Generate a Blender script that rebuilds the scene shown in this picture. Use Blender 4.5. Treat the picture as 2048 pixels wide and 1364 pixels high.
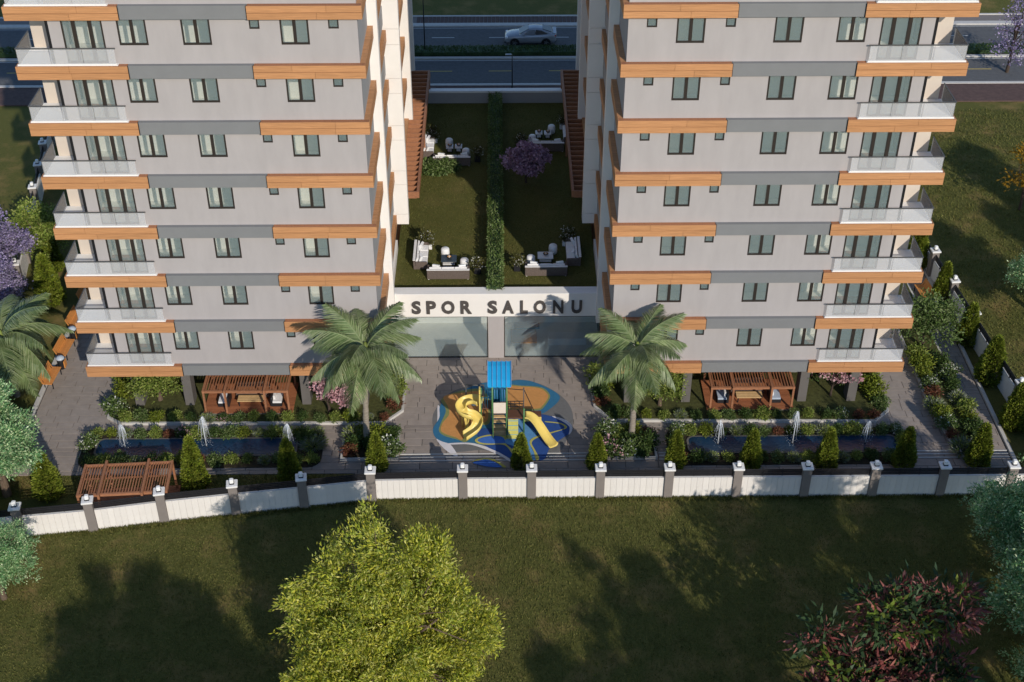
import bpy, math, random
import numpy as np
from mathutils import Vector, Matrix
for o in list(bpy.data.objects): bpy.data.objects.remove(o)
S = bpy.context.scene
COL = S.collection
R = math.radians
PI = math.pi
# ------------------------------------------------------------------ camera, sky, sun, exposure
cd = bpy.data.cameras.new('camera'); cam = bpy.data.objects.new('camera', cd); COL.objects.link(cam)
cam.location = (0, -60.2, 48.8); cam.rotation_euler = (R(90-36.09), 0, R(-0.58))
cd.sensor_width = 36; cd.lens = 2692/2048*36; cd.clip_end = 2000; cd.clip_start = .5
S.camera = cam
SUN_EL = 26.0
sd = Vector((0.395, -0.919, 0)).normalized()              # horizontal direction towards the sun
W = bpy.data.worlds.new('World'); S.world = W; W.use_nodes = True
nt = W.node_tree; bg = nt.nodes['Background']
sky = nt.nodes.new('ShaderNodeTexSky'); sky.sky_type = 'NISHITA'; sky.sun_disc = False
sky.sun_elevation = R(SUN_EL); sky.sun_rotation = math.atan2(sd.x, sd.y)
sky.air_density = 1.0; sky.dust_density = .1; sky.ozone_density = 3.0
nt.links.new(sky.outputs[0], bg.inputs[0]); bg.inputs[1].default_value = 0.135
sl = bpy.data.lights.new('sun', 'SUN'); sl.energy = 3.6; sl.angle = R(.5); sl.color = (1, .915, .80)
so = bpy.data.objects.new('sun', sl); COL.objects.link(so)
tos = Vector((sd.x*math.cos(R(SUN_EL)), sd.y*math.cos(R(SUN_EL)), math.sin(R(SUN_EL))))
so.rotation_euler = tos.to_track_quat('Z', 'Y').to_euler(); so.location = (20, -60, 60)
S.render.engine = 'CYCLES'
S.view_settings.view_transform = 'Standard'; S.view_settings.look = 'None'
S.view_settings.exposure = 0.0; S.view_settings.gamma = 1.0; S.view_settings.use_curve_mapping = False
S.cycles.max_bounces = 8; S.cycles.transparent_max_bounces = 12

# ------------------------------------------------------------------ materials
MT = {}
def M(name, col, rough=.65, var=.12, scale=4.0, bump=0.0, bscale=None, stretch=(1,1,1), spec=.3, metal=0, col2=None, rnd=0.0, emit=0):
    if name in MT: return MT[name]
    m = bpy.data.materials.new(name); m.use_nodes = True; n = m.node_tree; L = n.links
    b = n.nodes['Principled BSDF']; b.inputs['Roughness'].default_value = rough
    b.inputs['Specular IOR Level'].default_value = spec; b.inputs['Metallic'].default_value = metal
    tc = n.nodes.new('ShaderNodeTexCoord'); mp = n.nodes.new('ShaderNodeMapping'); mp.inputs['Scale'].default_value = stretch
    L.new(tc.outputs['Object'], mp.inputs[0])
    nz = n.nodes.new('ShaderNodeTexNoise'); nz.inputs['Scale'].default_value = scale; nz.inputs['Detail'].default_value = 5
    nz.inputs['Roughness'].default_value = .6
    L.new(mp.outputs[0], nz.inputs['Vector'])
    c2 = col2 or tuple(c*(1+var) for c in col); c1 = tuple(c*(1-var) for c in col) if not col2 else col
    rp = n.nodes.new('ShaderNodeValToRGB'); rp.color_ramp.elements[0].position = .3; rp.color_ramp.elements[1].position = .7
    rp.color_ramp.elements[0].color = (*c1, 1); rp.color_ramp.elements[1].color = (*c2, 1)
    L.new(nz.outputs['Fac'], rp.inputs[0]); out = rp.outputs[0]
    if rnd:
        oi = n.nodes.new('ShaderNodeObjectInfo'); mr = n.nodes.new('ShaderNodeMapRange')
        mr.inputs['To Min'].default_value = 1-rnd; mr.inputs['To Max'].default_value = 1+rnd
        L.new(oi.outputs['Random'], mr.inputs['Value'])
        mx = n.nodes.new('ShaderNodeVectorMath'); mx.operation = 'SCALE'
        L.new(out, mx.inputs[0]); L.new(mr.outputs[0], mx.inputs['Scale']); out = mx.outputs[0]
    L.new(out, b.inputs['Base Color'])
    if bump:
        n2 = n.nodes.new('ShaderNodeTexNoise'); n2.inputs['Scale'].default_value = bscale or scale*6; n2.inputs['Detail'].default_value = 4
        L.new(mp.outputs[0], n2.inputs['Vector'])
        bp = n.nodes.new('ShaderNodeBump'); bp.inputs['Strength'].default_value = bump; bp.inputs['Distance'].default_value = .05
        L.new(n2.outputs['Fac'], bp.inputs['Height']); L.new(bp.outputs[0], b.inputs['Normal'])
    if emit:
        b.inputs['Emission Color'].default_value = (1,.95,.85,1); b.inputs['Emission Strength'].default_value = emit
    MT[name] = m; return m
def leafmat(name, cols, trans=.3, rough=.5, spec=.25):
    m = bpy.data.materials.new(name); m.use_nodes = True; n = m.node_tree; L = n.links
    b = n.nodes['Principled BSDF']; b.inputs['Roughness'].default_value = rough; b.inputs['Specular IOR Level'].default_value = spec
    g = n.nodes.new('ShaderNodeNewGeometry'); rp = n.nodes.new('ShaderNodeValToRGB'); e = rp.color_ramp.elements
    for i, c in enumerate(cols):
        p = i/(len(cols)-1)
        if i == 0: e[0].position = 0; e[0].color = (*c, 1)
        elif i == len(cols)-1: e[-1].position = 1; e[-1].color = (*c, 1)
        else: q = e.new(p); q.color = (*c, 1)
    L.new(g.outputs['Random Per Island'], rp.inputs[0])
    tc = n.nodes.new('ShaderNodeTexCoord'); nz = n.nodes.new('ShaderNodeTexNoise'); nz.inputs['Scale'].default_value = 1.1
    L.new(tc.outputs['Object'], nz.inputs['Vector'])
    mr = n.nodes.new('ShaderNodeMapRange'); mr.inputs['From Min'].default_value = .3; mr.inputs['From Max'].default_value = .7
    mr.inputs['To Min'].default_value = .72; mr.inputs['To Max'].default_value = 1.25; L.new(nz.outputs['Fac'], mr.inputs['Value'])
    sc = n.nodes.new('ShaderNodeVectorMath'); sc.operation = 'SCALE'; L.new(rp.outputs[0], sc.inputs[0]); L.new(mr.outputs[0], sc.inputs['Scale'])
    L.new(sc.outputs[0], b.inputs['Base Color'])
    t = n.nodes.new('ShaderNodeBsdfTranslucent'); L.new(sc.outputs[0], t.inputs[0])
    mx = n.nodes.new('ShaderNodeMixShader'); mx.inputs[0].default_value = trans
    L.new(b.outputs[0], mx.inputs[1]); L.new(t.outputs[0], mx.inputs[2])
    L.new(mx.outputs[0], n.nodes['Material Output'].inputs[0]); MT[name] = m; return m
def glassmat(name, tint, film, filmfac, gloss=.12, ior=1.35):
    m = bpy.data.materials.new(name); m.use_nodes = True; n = m.node_tree; L = n.links
    n.nodes.remove(n.nodes['Principled BSDF'])
    t = n.nodes.new('ShaderNodeBsdfTransparent'); t.inputs[0].default_value = (*tint, 1)
    d = n.nodes.new('ShaderNodeBsdfDiffuse'); d.inputs[0].default_value = (*film, 1)
    g = n.nodes.new('ShaderNodeBsdfGlossy'); g.inputs['Roughness'].default_value = .03
    a = n.nodes.new('ShaderNodeMixShader'); a.inputs[0].default_value = filmfac; L.new(t.outputs[0], a.inputs[1]); L.new(d.outputs[0], a.inputs[2])
    fr = n.nodes.new('ShaderNodeFresnel'); fr.inputs[0].default_value = ior
    ma = n.nodes.new('ShaderNodeMath'); ma.operation = 'ADD'; ma.inputs[1].default_value = gloss; ma.use_clamp = True; L.new(fr.outputs[0], ma.inputs[0])
    c = n.nodes.new('ShaderNodeMixShader'); L.new(ma.outputs[0], c.inputs[0]); L.new(a.outputs[0], c.inputs[1]); L.new(g.outputs[0], c.inputs[2])
    L.new(c.outputs[0], n.nodes['Material Output'].inputs[0]); MT[name] = m; return m
def grassmat(name, g1, g2, br, amt=.5):
    m = bpy.data.materials.new(name); m.use_nodes = True; n = m.node_tree; L = n.links; b = n.nodes['Principled BSDF']
    b.inputs['Roughness'].default_value = .9; b.inputs['Specular IOR Level'].default_value = .1
    tc = n.nodes.new('ShaderNodeTexCoord')
    def nz(s, d=6, r=.65):
        k = n.nodes.new('ShaderNodeTexNoise'); k.inputs['Scale'].default_value = s; k.inputs['Detail'].default_value = d; k.inputs['Roughness'].default_value = r
        L.new(tc.outputs['Object'], k.inputs['Vector']); return k
    a = nz(9.0, 8, .75); r1 = n.nodes.new('ShaderNodeValToRGB'); r1.color_ramp.elements[0].position = .32; r1.color_ramp.elements[1].position = .68
    r1.color_ramp.elements[0].color = (*g1, 1); r1.color_ramp.elements[1].color = (*g2, 1); L.new(a.outputs['Fac'], r1.inputs[0])
    c = nz(.45, 7, .6); r2 = n.nodes.new('ShaderNodeValToRGB'); r2.color_ramp.elements[0].position = .5; r2.color_ramp.elements[1].position = .72
    r2.color_ramp.elements[0].color = (0,0,0,1); r2.color_ramp.elements[1].color = (amt,amt,amt,1); L.new(c.outputs['Fac'], r2.inputs[0])
    mx = n.nodes.new('ShaderNodeMixRGB'); L.new(r2.outputs[0], mx.inputs[0]); L.new(r1.outputs[0], mx.inputs[1]); mx.inputs[2].default_value = (*br, 1)
    f = nz(60.0, 3, .7); mr = n.nodes.new('ShaderNodeMapRange'); mr.inputs['From Min'].default_value = .3; mr.inputs['From Max'].default_value = .7
    mr.inputs['To Min'].default_value = .65; mr.inputs['To Max'].default_value = 1.35; L.new(f.outputs['Fac'], mr.inputs['Value'])
    sc = n.nodes.new('ShaderNodeVectorMath'); sc.operation = 'SCALE'; L.new(mx.outputs[0], sc.inputs[0]); L.new(mr.outputs[0], sc.inputs['Scale'])
    L.new(sc.outputs[0], b.inputs['Base Color'])
    bp = n.nodes.new('ShaderNodeBump'); bp.inputs['Strength'].default_value = .6; bp.inputs['Distance'].default_value = .06
    L.new(f.outputs['Fac'], bp.inputs['Height']); L.new(bp.outputs[0], b.inputs['Normal']); MT[name] = m; return m

M('facade', (.40,.370,.362), .8, .055, 1.3, .08, 30, (1,1,.3))
M('white_wall', (.80,.765,.72), .75, .03, .7, .05, 20)
M('white_paint', (.82,.81,.79), .5, .03, 2)
M('side_grey', (.36,.36,.36), .8, .05, .8)
M('grey_band', (.205,.208,.210), .7, .04, 1.2)
M('wood', (.50,.245,.108), .55, .22, 3, .15, 14, (.35,4,14), rnd=.06, col2=None)
M('wood_dark', (.34,.152,.078), .55, .25, 5, .1, 14, (1,6,6), rnd=.1)
M('wood_brown', (.36,.15,.07), .6, .25, 5, .1, 14, (6,1,6), rnd=.12)
M('deck', (.34,.13,.06), .6, .2, 4, .1, 14, (1,8,8), rnd=.15)
M('bench_wood', (.62,.26,.07), .5, .2, 5, .1, 12, (6,1,6), rnd=.06)
M('frame', (.035,.028,.024), .4, .1, 6)
M('black', (.012,.012,.014), .5, .1, 6)
M('metal_dark', (.03,.03,.034), .4, .1, 6, metal=.3)
M('metal_rail', (.09,.09,.09), .4, .1, 6)
M('corner', (.60,.52,.44), .8, .04, .8)
M('interior', (.86,.83,.75), .9, .03, 1)
M('interior_floor', (.80,.76,.67), .6, .06, 2)
M('column', (.13,.12,.112), .8, .08, 1.5)
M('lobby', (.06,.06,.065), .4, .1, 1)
M('paver', (.30,.258,.228), .85, .10, 2.2, .25, 40, rnd=.11)
M('paver_joint', (.05,.046,.044), .9, .1, 5)
M('nosing', (.55,.54,.52), .7, .06, 5)
M('kerb', (.55,.53,.50), .8, .08, 3, .1)
M('soil', (.035,.028,.016), .95, .35, 6, .6, 30)
M('bed_grass', (.075,.080,.024), .95, .35, 5, .6, 40)
M('pillar', (.215,.19,.175), .8, .06, 2)
M('board', (.74,.705,.665), .7, .04, 2, rnd=.035)
M('cap', (.78,.77,.75), .6, .04, 3)
M('asphalt', (.115,.118,.122), .9, .15, 3, .2, 60)
M('brick_pave', (.11,.070,.062), .85, .2, 3, .2, 40)
M('road_white', (.6,.6,.58), .8, .12, 4)
M('road_yellow', (.55,.42,.12), .8, .12, 4)
M('car_paint', (.32,.345,.39), .25, .02, 2, spec=.6, metal=.35)
M('car_glass', (.02,.025,.03), .08, .05, 2, spec=.8)
M('tyre', (.015,.015,.016), .8, .1, 8)
M('rim', (.35,.36,.38), .35, .05, 8, metal=.8)
M('head_lamp', (.8,.8,.82), .15, .02, 3, spec=.7)
M('tail_lamp', (.35,.02,.02), .2, .05, 3)
M('wicker', (.135,.105,.09), .8, .2, 12, .3, 60)
M('cushion', (.80,.79,.78), .9, .05, 4, .2, 12)
M('ceramic', (.82,.82,.82), .3, .03, 3)
M('table_top', (.05,.065,.08), .25, .15, 3)
M('pot', (.02,.02,.024), .5, .1, 5)
M('bark', (.14,.10,.07), .9, .3, 6, .6, 20, (2,2,.4))
M('bark_dark', (.07,.05,.038), .9, .3, 6, .6, 20, (2,2,.4))
M('palm_bark', (.30,.26,.21), .9, .22, 4, .6, 10, (1,1,5))
M('letter', (.085,.075,.07), .45, .08, 4)
M('rubber_orange', (.60,.29,.095), .85, .08, 6, .2, 80)
M('rubber_green', (.24,.27,.10), .85, .08, 6, .2, 80)
M('rubber_teal', (.035,.165,.30), .85, .08, 6, .2, 80)
M('rubber_blue', (.026,.08,.28), .85, .08, 6, .2, 80)
M('rubber_bright', (.05,.16,.52), .85, .08, 6, .2, 80)
M('rubber_light', (.11,.30,.58), .85, .08, 6, .2, 80)
M('rubber_grey', (.165,.165,.165), .85, .08, 6, .2, 80)
M('rubber_white', (.70,.68,.70), .85, .06, 6, .2, 80)
M('rubber_lime', (.50,.46,.12), .85, .08, 6, .2, 80)
M('play_yellow', (.78,.60,.16), .35, .04, 3, spec=.4)
M('play_blue', (.015,.34,.66), .4, .04, 3, spec=.4)
M('play_green', (.085,.20,.07), .4, .05, 3, spec=.4)
M('play_teal', (.01,.10,.17), .4, .05, 3)
M('play_cream', (.74,.64,.54), .6, .04, 3)
M('play_brown', (.13,.06,.035), .6, .1, 4)
M('step_wood', (.60,.40,.19), .6, .12, 4)
M('jet', (.75,.80,.86), .3, .05, 6)
M('bin_blue', (.45,.52,.62), .35, .05, 3)
M('lamp_glass', (.85,.85,.83), .3, .02, 3)
w = M('water', (.010,.036,.080), .06, .2, 1.0, .25, 7, spec=.5)
glassmat('window_glass', (.985,.99,.985), (.46,.60,.61), .18, .01)
glassmat('balcony_glass', (.98,.985,.985), (.84,.84,.85), .26, 0.0, 1.12)
glassmat('hall_glass', (.95,.975,.98), (.36,.48,.55), .17, .02)
grassmat('lawn', (.078,.088,.022), (.15,.145,.044), (.27,.19,.075), .85)
grassmat('lawn_rough', (.060,.062,.014), (.110,.100,.030), (.17,.12,.05), .7)
grassmat('lawn_garden', (.082,.088,.022), (.14,.135,.042), (.20,.155,.06), .5)
leafmat('leaf_yellow', [(.14,.20,.02),(.36,.42,.04),(.68,.62,.08),(.30,.38,.07),(.80,.74,.24)], .36)
leafmat('leaf_bluegreen', [(.09,.24,.09),(.21,.41,.17),(.38,.58,.27),(.76,.82,.50)], .33, .35, .5)
leafmat('leaf_mid', [(.10,.16,.026),(.18,.25,.042),(.26,.32,.07),(.36,.39,.11)], .25)
leafmat('leaf_dark', [(.03,.065,.016),(.06,.105,.025),(.095,.14,.038)], .2)
leafmat('leaf_olive', [(.06,.07,.02),(.11,.11,.03),(.15,.14,.045)], .2)
leafmat('leaf_conifer', [(.10,.15,.014),(.18,.23,.022),(.27,.30,.045),(.07,.11,.016)], .2)
leafmat('leaf_hedge', [(.055,.10,.022),(.09,.15,.035),(.14,.20,.06),(.24,.29,.13)], .2)
leafmat('leaf_silver', [(.14,.18,.09),(.25,.29,.19),(.40,.43,.36)], .2)
leafmat('leaf_rust', [(.14,.05,.03),(.22,.08,.05),(.12,.09,.03)], .2)
leafmat('leaf_palm', [(.095,.15,.05),(.19,.25,.10),(.36,.40,.22)], .18, .4, .4)
leafmat('leaf_red', [(.18,.05,.05),(.30,.09,.08),(.42,.18,.14),(.13,.06,.07)], .25)
leafmat('grass_blade', [(.085,.105,.022),(.14,.15,.042),(.21,.19,.066),(.11,.125,.032)], .2, .7, .1)
leafmat('leaf_lime', [(.10,.16,.02),(.18,.25,.04),(.24,.28,.06)], .3)
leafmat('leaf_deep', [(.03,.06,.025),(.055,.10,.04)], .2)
leafmat('leaf_gold', [(.25,.14,.01),(.38,.22,.02),(.16,.11,.02)], .25)
leafmat('petal_lilac', [(.20,.16,.33),(.30,.25,.43),(.42,.36,.54),(.10,.11,.10)], .25)
leafmat('petal_pink', [(.50,.26,.30),(.66,.38,.42),(.78,.55,.56)], .25)
leafmat('petal_mauve', [(.30,.17,.27),(.42,.27,.38),(.54,.38,.50)], .25)
leafmat('petal_white', [(.70,.70,.66),(.80,.80,.76),(.55,.60,.42)], .2)

# ------------------------------------------------------------------ mesh helpers
WORLD = {}
class MB:
    def __init__(s): s.v = []; s.f = []
    def add(s, vs, fs):
        b = len(s.v); s.v += [tuple(p) for p in vs]; s.f += [tuple(i+b for i in f) for f in fs]; return s
    def box(s, x0, x1, y0, y1, z0, z1):
        if x0 > x1: x0, x1 = x1, x0
        if y0 > y1: y0, y1 = y1, y0
        return s.add([(x0,y0,z0),(x1,y0,z0),(x1,y1,z0),(x0,y1,z0),(x0,y0,z1),(x1,y0,z1),(x1,y1,z1),(x0,y1,z1)],
                     [(0,3,2,1),(4,5,6,7),(0,1,5,4),(1,2,6,5),(2,3,7,6),(3,0,4,7)])
    def bbox(s, x0, x1, y0, y1, z0, z1, b=.02):            # box with a chamfered top and vertical edges
        if x0 > x1: x0, x1 = x1, x0
        if y0 > y1: y0, y1 = y1, y0
        def ring(i, z):
            return [(x0+i,y0,z),(x1-i,y0,z),(x1,y0+i,z),(x1,y1-i,z),(x1-i,y1,z),(x0+i,y1,z),(x0,y1-i,z),(x0,y0+i,z)]
        def ring2(i, z): return [(x0+2*i,y0+i,z),(x1-2*i,y0+i,z),(x1-i,y0+2*i,z),(x1-i,y1-2*i,z),(x1-2*i,y1-i,z),(x0+2*i,y1-i,z),(x0+i,y1-2*i,z),(x0+i,y0+2*i,z)]
        vs = ring(b, z0)+ring(b, z1-b)+ring2(b, z1); fs = [tuple(range(7,-1,-1)), tuple(range(16,24))]
        for k in (0, 8):
            for i in range(8): j = (i+1) % 8; fs.append((k+i, k+j, k+8+j, k+8+i))
        return s.add(vs, fs)
    def obox(s, c, ax, ay, az):
        c = Vector(c); ax = Vector(ax); ay = Vector(ay); az = Vector(az)
        vs = [c+ax*i+ay*j+az*k for k in (-1,1) for (i,j) in ((-1,-1),(1,-1),(1,1),(-1,1))]
        return s.add(vs, [(0,3,2,1),(4,5,6,7),(0,1,5,4),(1,2,6,5),(2,3,7,6),(3,0,4,7)])
    def bar(s, p0, p1, w, h, up=(0,0,1)):
        p0 = Vector(p0); p1 = Vector(p1); d = (p1-p0); l = d.length; d.normalize(); u = Vector(up)
        if abs(d.dot(u)) > .97: u = Vector((0,1,0))
        r = d.cross(u).normalized(); u = r.cross(d).normalized()
        return s.obox((p0+p1)/2, d*l/2, r*w/2, u*h/2)
    def tube(s, path, rad, n=8, cap=True):
        path = [Vector(p) for p in path]; m = len(path)
        if not hasattr(rad, '__len__'): rad = [rad]*m
        vs = []; fs = []; prev = None
        for i, p in enumerate(path):
            d = (path[min(i+1, m-1)]-path[max(i-1, 0)])
            if d.length < 1e-6: d = Vector((0,0,1))
            d.normalize()
            if prev is None:
                a = Vector((1,0,0)) if abs(d.x) < .9 else Vector((0,1,0)); r = d.cross(a).normalized()
            else: r = (prev - d*prev.dot(d)).normalized()
            prev = r; u = d.cross(r)
            for k in range(n):
                t = 2*PI*k/n; vs.append(p+(r*math.cos(t)+u*math.sin(t))*rad[i])
        for i in range(m-1):
            for k in range(n): fs.append((i*n+k, i*n+(k+1) % n, (i+1)*n+(k+1) % n, (i+1)*n+k))
        if cap: fs.append(tuple(range(n-1,-1,-1))); fs.append(tuple((m-1)*n+k for k in range(n)))
        return s.add(vs, fs)
    def lathe(s, prof, c=(0,0,0), n=16):
        vs = []; fs = []; m = len(prof)
        for r, z in prof:
            for k in range(n): t = 2*PI*k/n; vs.append((c[0]+r*math.cos(t), c[1]+r*math.sin(t), c[2]+z))
        for i in range(m-1):
            for k in range(n): fs.append((i*n+k, i*n+(k+1) % n, (i+1)*n+(k+1) % n, (i+1)*n+k))
        fs.append(tuple(range(n-1,-1,-1))); fs.append(tuple((m-1)*n+k for k in range(n)))
        return s.add(vs, fs)
    def poly(s, pts, z0, z1=None):                          # flat sheet, or a prism
        n = len(pts)
        a = sum(pts[i][0]*pts[(i+1) % n][1]-pts[(i+1) % n][0]*pts[i][1] for i in range(n))
        if a < 0: pts = pts[::-1]
        if z1 is None: return s.add([(x,y,z0) for x,y in pts], [tuple(range(n))])
        vs = [(x,y,z0) for x,y in pts]+[(x,y,z1) for x,y in pts]
        fs = [tuple(range(n,2*n)), tuple(range(n-1,-1,-1))]+[(i,(i+1) % n,n+(i+1) % n,n+i) for i in range(n)]
        return s.add(vs, fs)
    def mesh(s, name, mat=None, smooth=False):
        me = bpy.data.meshes.new(name); me.from_pydata(s.v, [], s.f)
        if mat: me.materials.append(MT[mat])
        if smooth: me.polygons.foreach_set('use_smooth', [True]*len(me.polygons))
        me.update(); return me
    def build(s, name, mat, parent=None, smooth=False, off=True):
        if parent is not None and off:
            o = WORLD.get(parent.name)
            if o and (o[0] or o[1] or o[2]): s.v = [(p[0]-o[0], p[1]-o[1], p[2]-o[2]) for p in s.v]
        me = s.mesh(name, mat, smooth)
        return put(name, me, parent)
def put(name, me, parent=None, loc=None, rot=None, scale=None):
    o = bpy.data.objects.new(name, me); COL.objects.link(o)
    if parent is not None:
        o.parent = parent; WORLD[o.name] = WORLD.get(parent.name, (0,0,0))
    if loc is not None: o.location = loc
    if rot is not None: o.rotation_euler = rot
    if scale is not None: o.scale = scale
    return o
def tag(o, label, cat, group=None):
    o['label'] = label; o['category'] = cat
    if group: o['group'] = group
    return o
def struct(o): o['kind'] = 'structure'; return o
def thing(name, label, cat, loc=(0,0,0), rotz=0, group=None):
    o = bpy.data.objects.new(name, None); o.empty_display_size = .2; COL.objects.link(o)
    o.location = loc; o.rotation_euler = (0,0,rotz); WORLD[o.name] = (0,0,0) if rotz else tuple(loc)
    return tag(o, label, cat, group)
def dup(root, loc, rotz, label, group=None, scale=None, cat=None):
    r = root.copy(); COL.objects.link(r); r.location = loc; r.rotation_euler = (0,0,rotz)
    if scale is not None: r.scale = scale if hasattr(scale, '__len__') else (scale,)*3
    r['label'] = label
    if group: r['group'] = group
    if cat: r['category'] = cat
    for ch in KIDS.get(root.name, root.children):
        c = ch.copy(); COL.objects.link(c); c.parent = r
        for g in ch.children: d = g.copy(); COL.objects.link(d); d.parent = c
    return r
KIDS = {}
BM = {}
def boxmesh(w, d, h, mat, b=0):                              # shared box, origin at its min corner
    k = (round(w,4), round(d,4), round(h,4), mat, b)
    if k not in BM: BM[k] = (MB().bbox(0,w,0,d,0,h,b) if b else MB().box(0,w,0,d,0,h)).mesh('piece', mat)
    return BM[k]
ORD = ['first','second','third','fourth','fifth','sixth','seventh','eighth','ninth','tenth','eleventh','twelfth','thirteenth','fourteenth','fifteenth','sixteenth','seventeenth','eighteenth','nineteenth','twentieth']
def spline(pts, n=8):                                        # closed Catmull-Rom
    out = []; m = len(pts)
    for i in range(m):
        p0, p1, p2, p3 = (pts[(i+j-1) % m] for j in range(4))
        for k in range(n):
            t = k/n
            out.append(tuple(.5*((2*p1[a])+(-p0[a]+p2[a])*t+(2*p0[a]-5*p1[a]+4*p2[a]-p3[a])*t*t+(-p0[a]+3*p1[a]-3*p2[a]+p3[a])*t**3) for a in (0,1)))
    return out
def inpoly(x, y, P):
    c = False; n = len(P); j = n-1
    for i in range(n):
        if (P[i][1] > y) != (P[j][1] > y) and x < (P[j][0]-P[i][0])*(y-P[i][1])/(P[j][1]-P[i][1])+P[i][0]: c = not c
        j = i
    return c
# ================================================================== THE SETTING
def sheet(name, pts, z, mat): return struct(MB().poly(pts, z).build(name, mat))
def rect(x0, x1, y0, y1): return [(x0,y0),(x1,y0),(x1,y1),(x0,y1)]
def inset(P, d):
    n = len(P); a = sum(P[i][0]*P[(i+1) % n][1]-P[(i+1) % n][0]*P[i][1] for i in range(n))
    if a < 0: P = P[::-1]
    out = []
    for i in range(n):
        p, q, r = Vector(P[i-1]), Vector(P[i]), Vector(P[(i+1) % n])
        e1 = (q-p).normalized(); e2 = (r-q).normalized(); n1 = Vector((-e1.y, e1.x)); n2 = Vector((-e2.y, e2.x))
        b = (n1+n2); b = b/max(b.length_squared, .2)*2 if b.length > 1e-6 else n1
        out.append((q.x+b.x*d, q.y+b.y*d))
    return out
# one ground sheet to the horizon
g = MB(); N = 24; xs = [-400+800*i/N for i in range(N+1)]
for i in range(N):
    for j in range(N): pass
g.poly(rect(-600,600,-300,900), 0); lawn = struct(g.build('lawn', 'lawn'))
# ---- street behind the towers
road = struct(MB().box(-260,260,42.9,48.0,-.2,.012).build('road', 'asphalt'))
road2 = struct(MB().box(-260,260,50.3,55.0,-.2,.012).build('road', 'asphalt'))
for (y, c, rd, st) in ((45.6,'road_yellow',road,5.1),(52.6,'road_white',road2,5.1)):
    me = boxmesh(2.0,.11,.004,c)
    for i in range(-10,11): put('lane_dash', me, rd, (-.9+st*i, y, .0125))
for (y, rd) in ((43.15,road),(47.75,road),(54.72,road2)):
    MB().box(-260,260,y,y+.09,.0125,.0165).build('edge_line', 'road_white', rd)
def kerb(x0, x1, y0, y1, h, name='kerb', m='kerb'): return struct(MB().bbox(x0,x1,y0,y1,-.1,h,.02).build(name, m))
pv = struct(MB().box(-260,260,39.4,42.62,-.1,.10).build('pavement', 'brick_pave'))
kerb(-260,260,42.62,42.9,.15); kerb(-260,260,48.0,48.35,.15); kerb(-260,260,50.05,50.3,.15); kerb(-260,260,55.0,55.65,.15); kerb(-260,260,57.15,57.4,.16)
pv2 = struct(MB().box(-260,260,55.65,57.15,-.1,.08).build('pavement', 'pillar'))
me = MB().bbox(0,.30,0,1.40,0,.045,.012).mesh('paving_slab', 'brick_pave')
for i in range(44): put('paving_slab', me, pv2, (-7.5+.36*i, 55.70, .08))
struct(MB().box(-260,260,48.35,50.05,-.1,.14).build('median_strip', 'soil'))
# ---- beds, ponds and planters
BEDL = [(-22.5,3.2),(-22.45,-.62),(-21.6,-1.2),(-6.6,-1.30),(-5.6,-.16),(-5.6,3.4)]
BEDR = [(5.2,3.4),(5.3,.1),(6.2,-1.2),(21.2,-1.42),(22.2,-.44),(22.2,3.2)]
def rrect(x0,x1,y0,y1,r=.7,n=5):
    o = []
    for cx, cy, a in ((x1-r,y0+r,-90),(x1-r,y1-r,0),(x0+r,y1-r,90),(x0+r,y0+r,180)):
        for k in range(n+1): t = R(a+90*k/n); o.append((cx+r*math.cos(t), cy+r*math.sin(t)))
    return o
PONDL = rrect(-23.2,-9.9,-4.9,-1.75); PONDR = rrect(9.2,22.7,-4.95,-1.85)
PALML = rect(-8.85,-5.68,-4.4,-2.0); PALMR = rect(5.35,8.55,-4.45,-2.1)
STRIP = [(24.6,14),(26.55,14),(26.85,-4.1),(26.3,-4.65),(25.4,-4.6),(24.95,-3),(24.6,.7)]
for P, s in ((BEDL,'bed_grass'),(BEDR,'bed_grass'),(PALML,'soil'),(PALMR,'soil'),(STRIP,'bed_grass')):
    k = struct(MB().poly(P, -.05, .20).build('bed_kerb', 'kerb')); struct(MB().poly(inset(P,.13), 0, .215).build('planting_bed', s))
for P, wr in ((PONDL, rrect(-22.5,-11.3,-4.0,-2.45,.45)),(PONDR, rrect(10.3,22.1,-4.05,-2.55,.45))):
    struct(MB().poly(P, -.05, .10).build('planting_bed', 'soil'))
    struct(MB().poly(wr, 0, .15).build('pond_rim', 'column')); struct(MB().poly(inset(wr,.12), .10, .158).build('water', 'water'))
BEDS = [BEDL, BEDR, PONDL, PONDR, PALML, PALMR, STRIP]
# ---- paving: real slabs laid in courses
pave = struct(MB().poly([(-26.7,20),(-26.7,-5.4),(-8,-5.4),(-8,-7.05),(28.0,-7.2),(28.0,20),(22.6,20),(22.6,5),(-22.9,5),(-22.9,20)], .006).build('paving', 'paver_joint'))
rng = random.Random(4); full = []; rest = MB(); y = -7.05
def spans(y):
    if y < -5.4: return [(-7.95,27.95)]
    if y < 5: return [(-26.65,27.95)]
    return [(-26.65,-22.9),(22.65,27.95)]
while y < 19.3:
    h = rng.choice((.3,.45,.45,.6))
    for a, b in spans(y):
        x = a+rng.uniform(-.8,0)
        while x < b:
            l = rng.choice((.9,1.35,1.8,1.8)); x0 = max(x,a); x1 = min(x+l,b)
            cs = [(x0,y),(x1,y),(x0,y+h),(x1,y+h),((x0+x1)/2,y+h/2)]
            if x1-x0 > .08 and not any(all(inpoly(p,q,P) for p,q in cs) for P in BEDS):
                if abs(x1-x0-l) < 1e-6 and abs(x) < 28: full.append((y+.02*abs(x), x0, y, l, h))
                else: rest.box(x0+.013,x1-.013,y+.013,y+h-.013,.006,.045)
            x += l
    y += h
full.sort()
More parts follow.
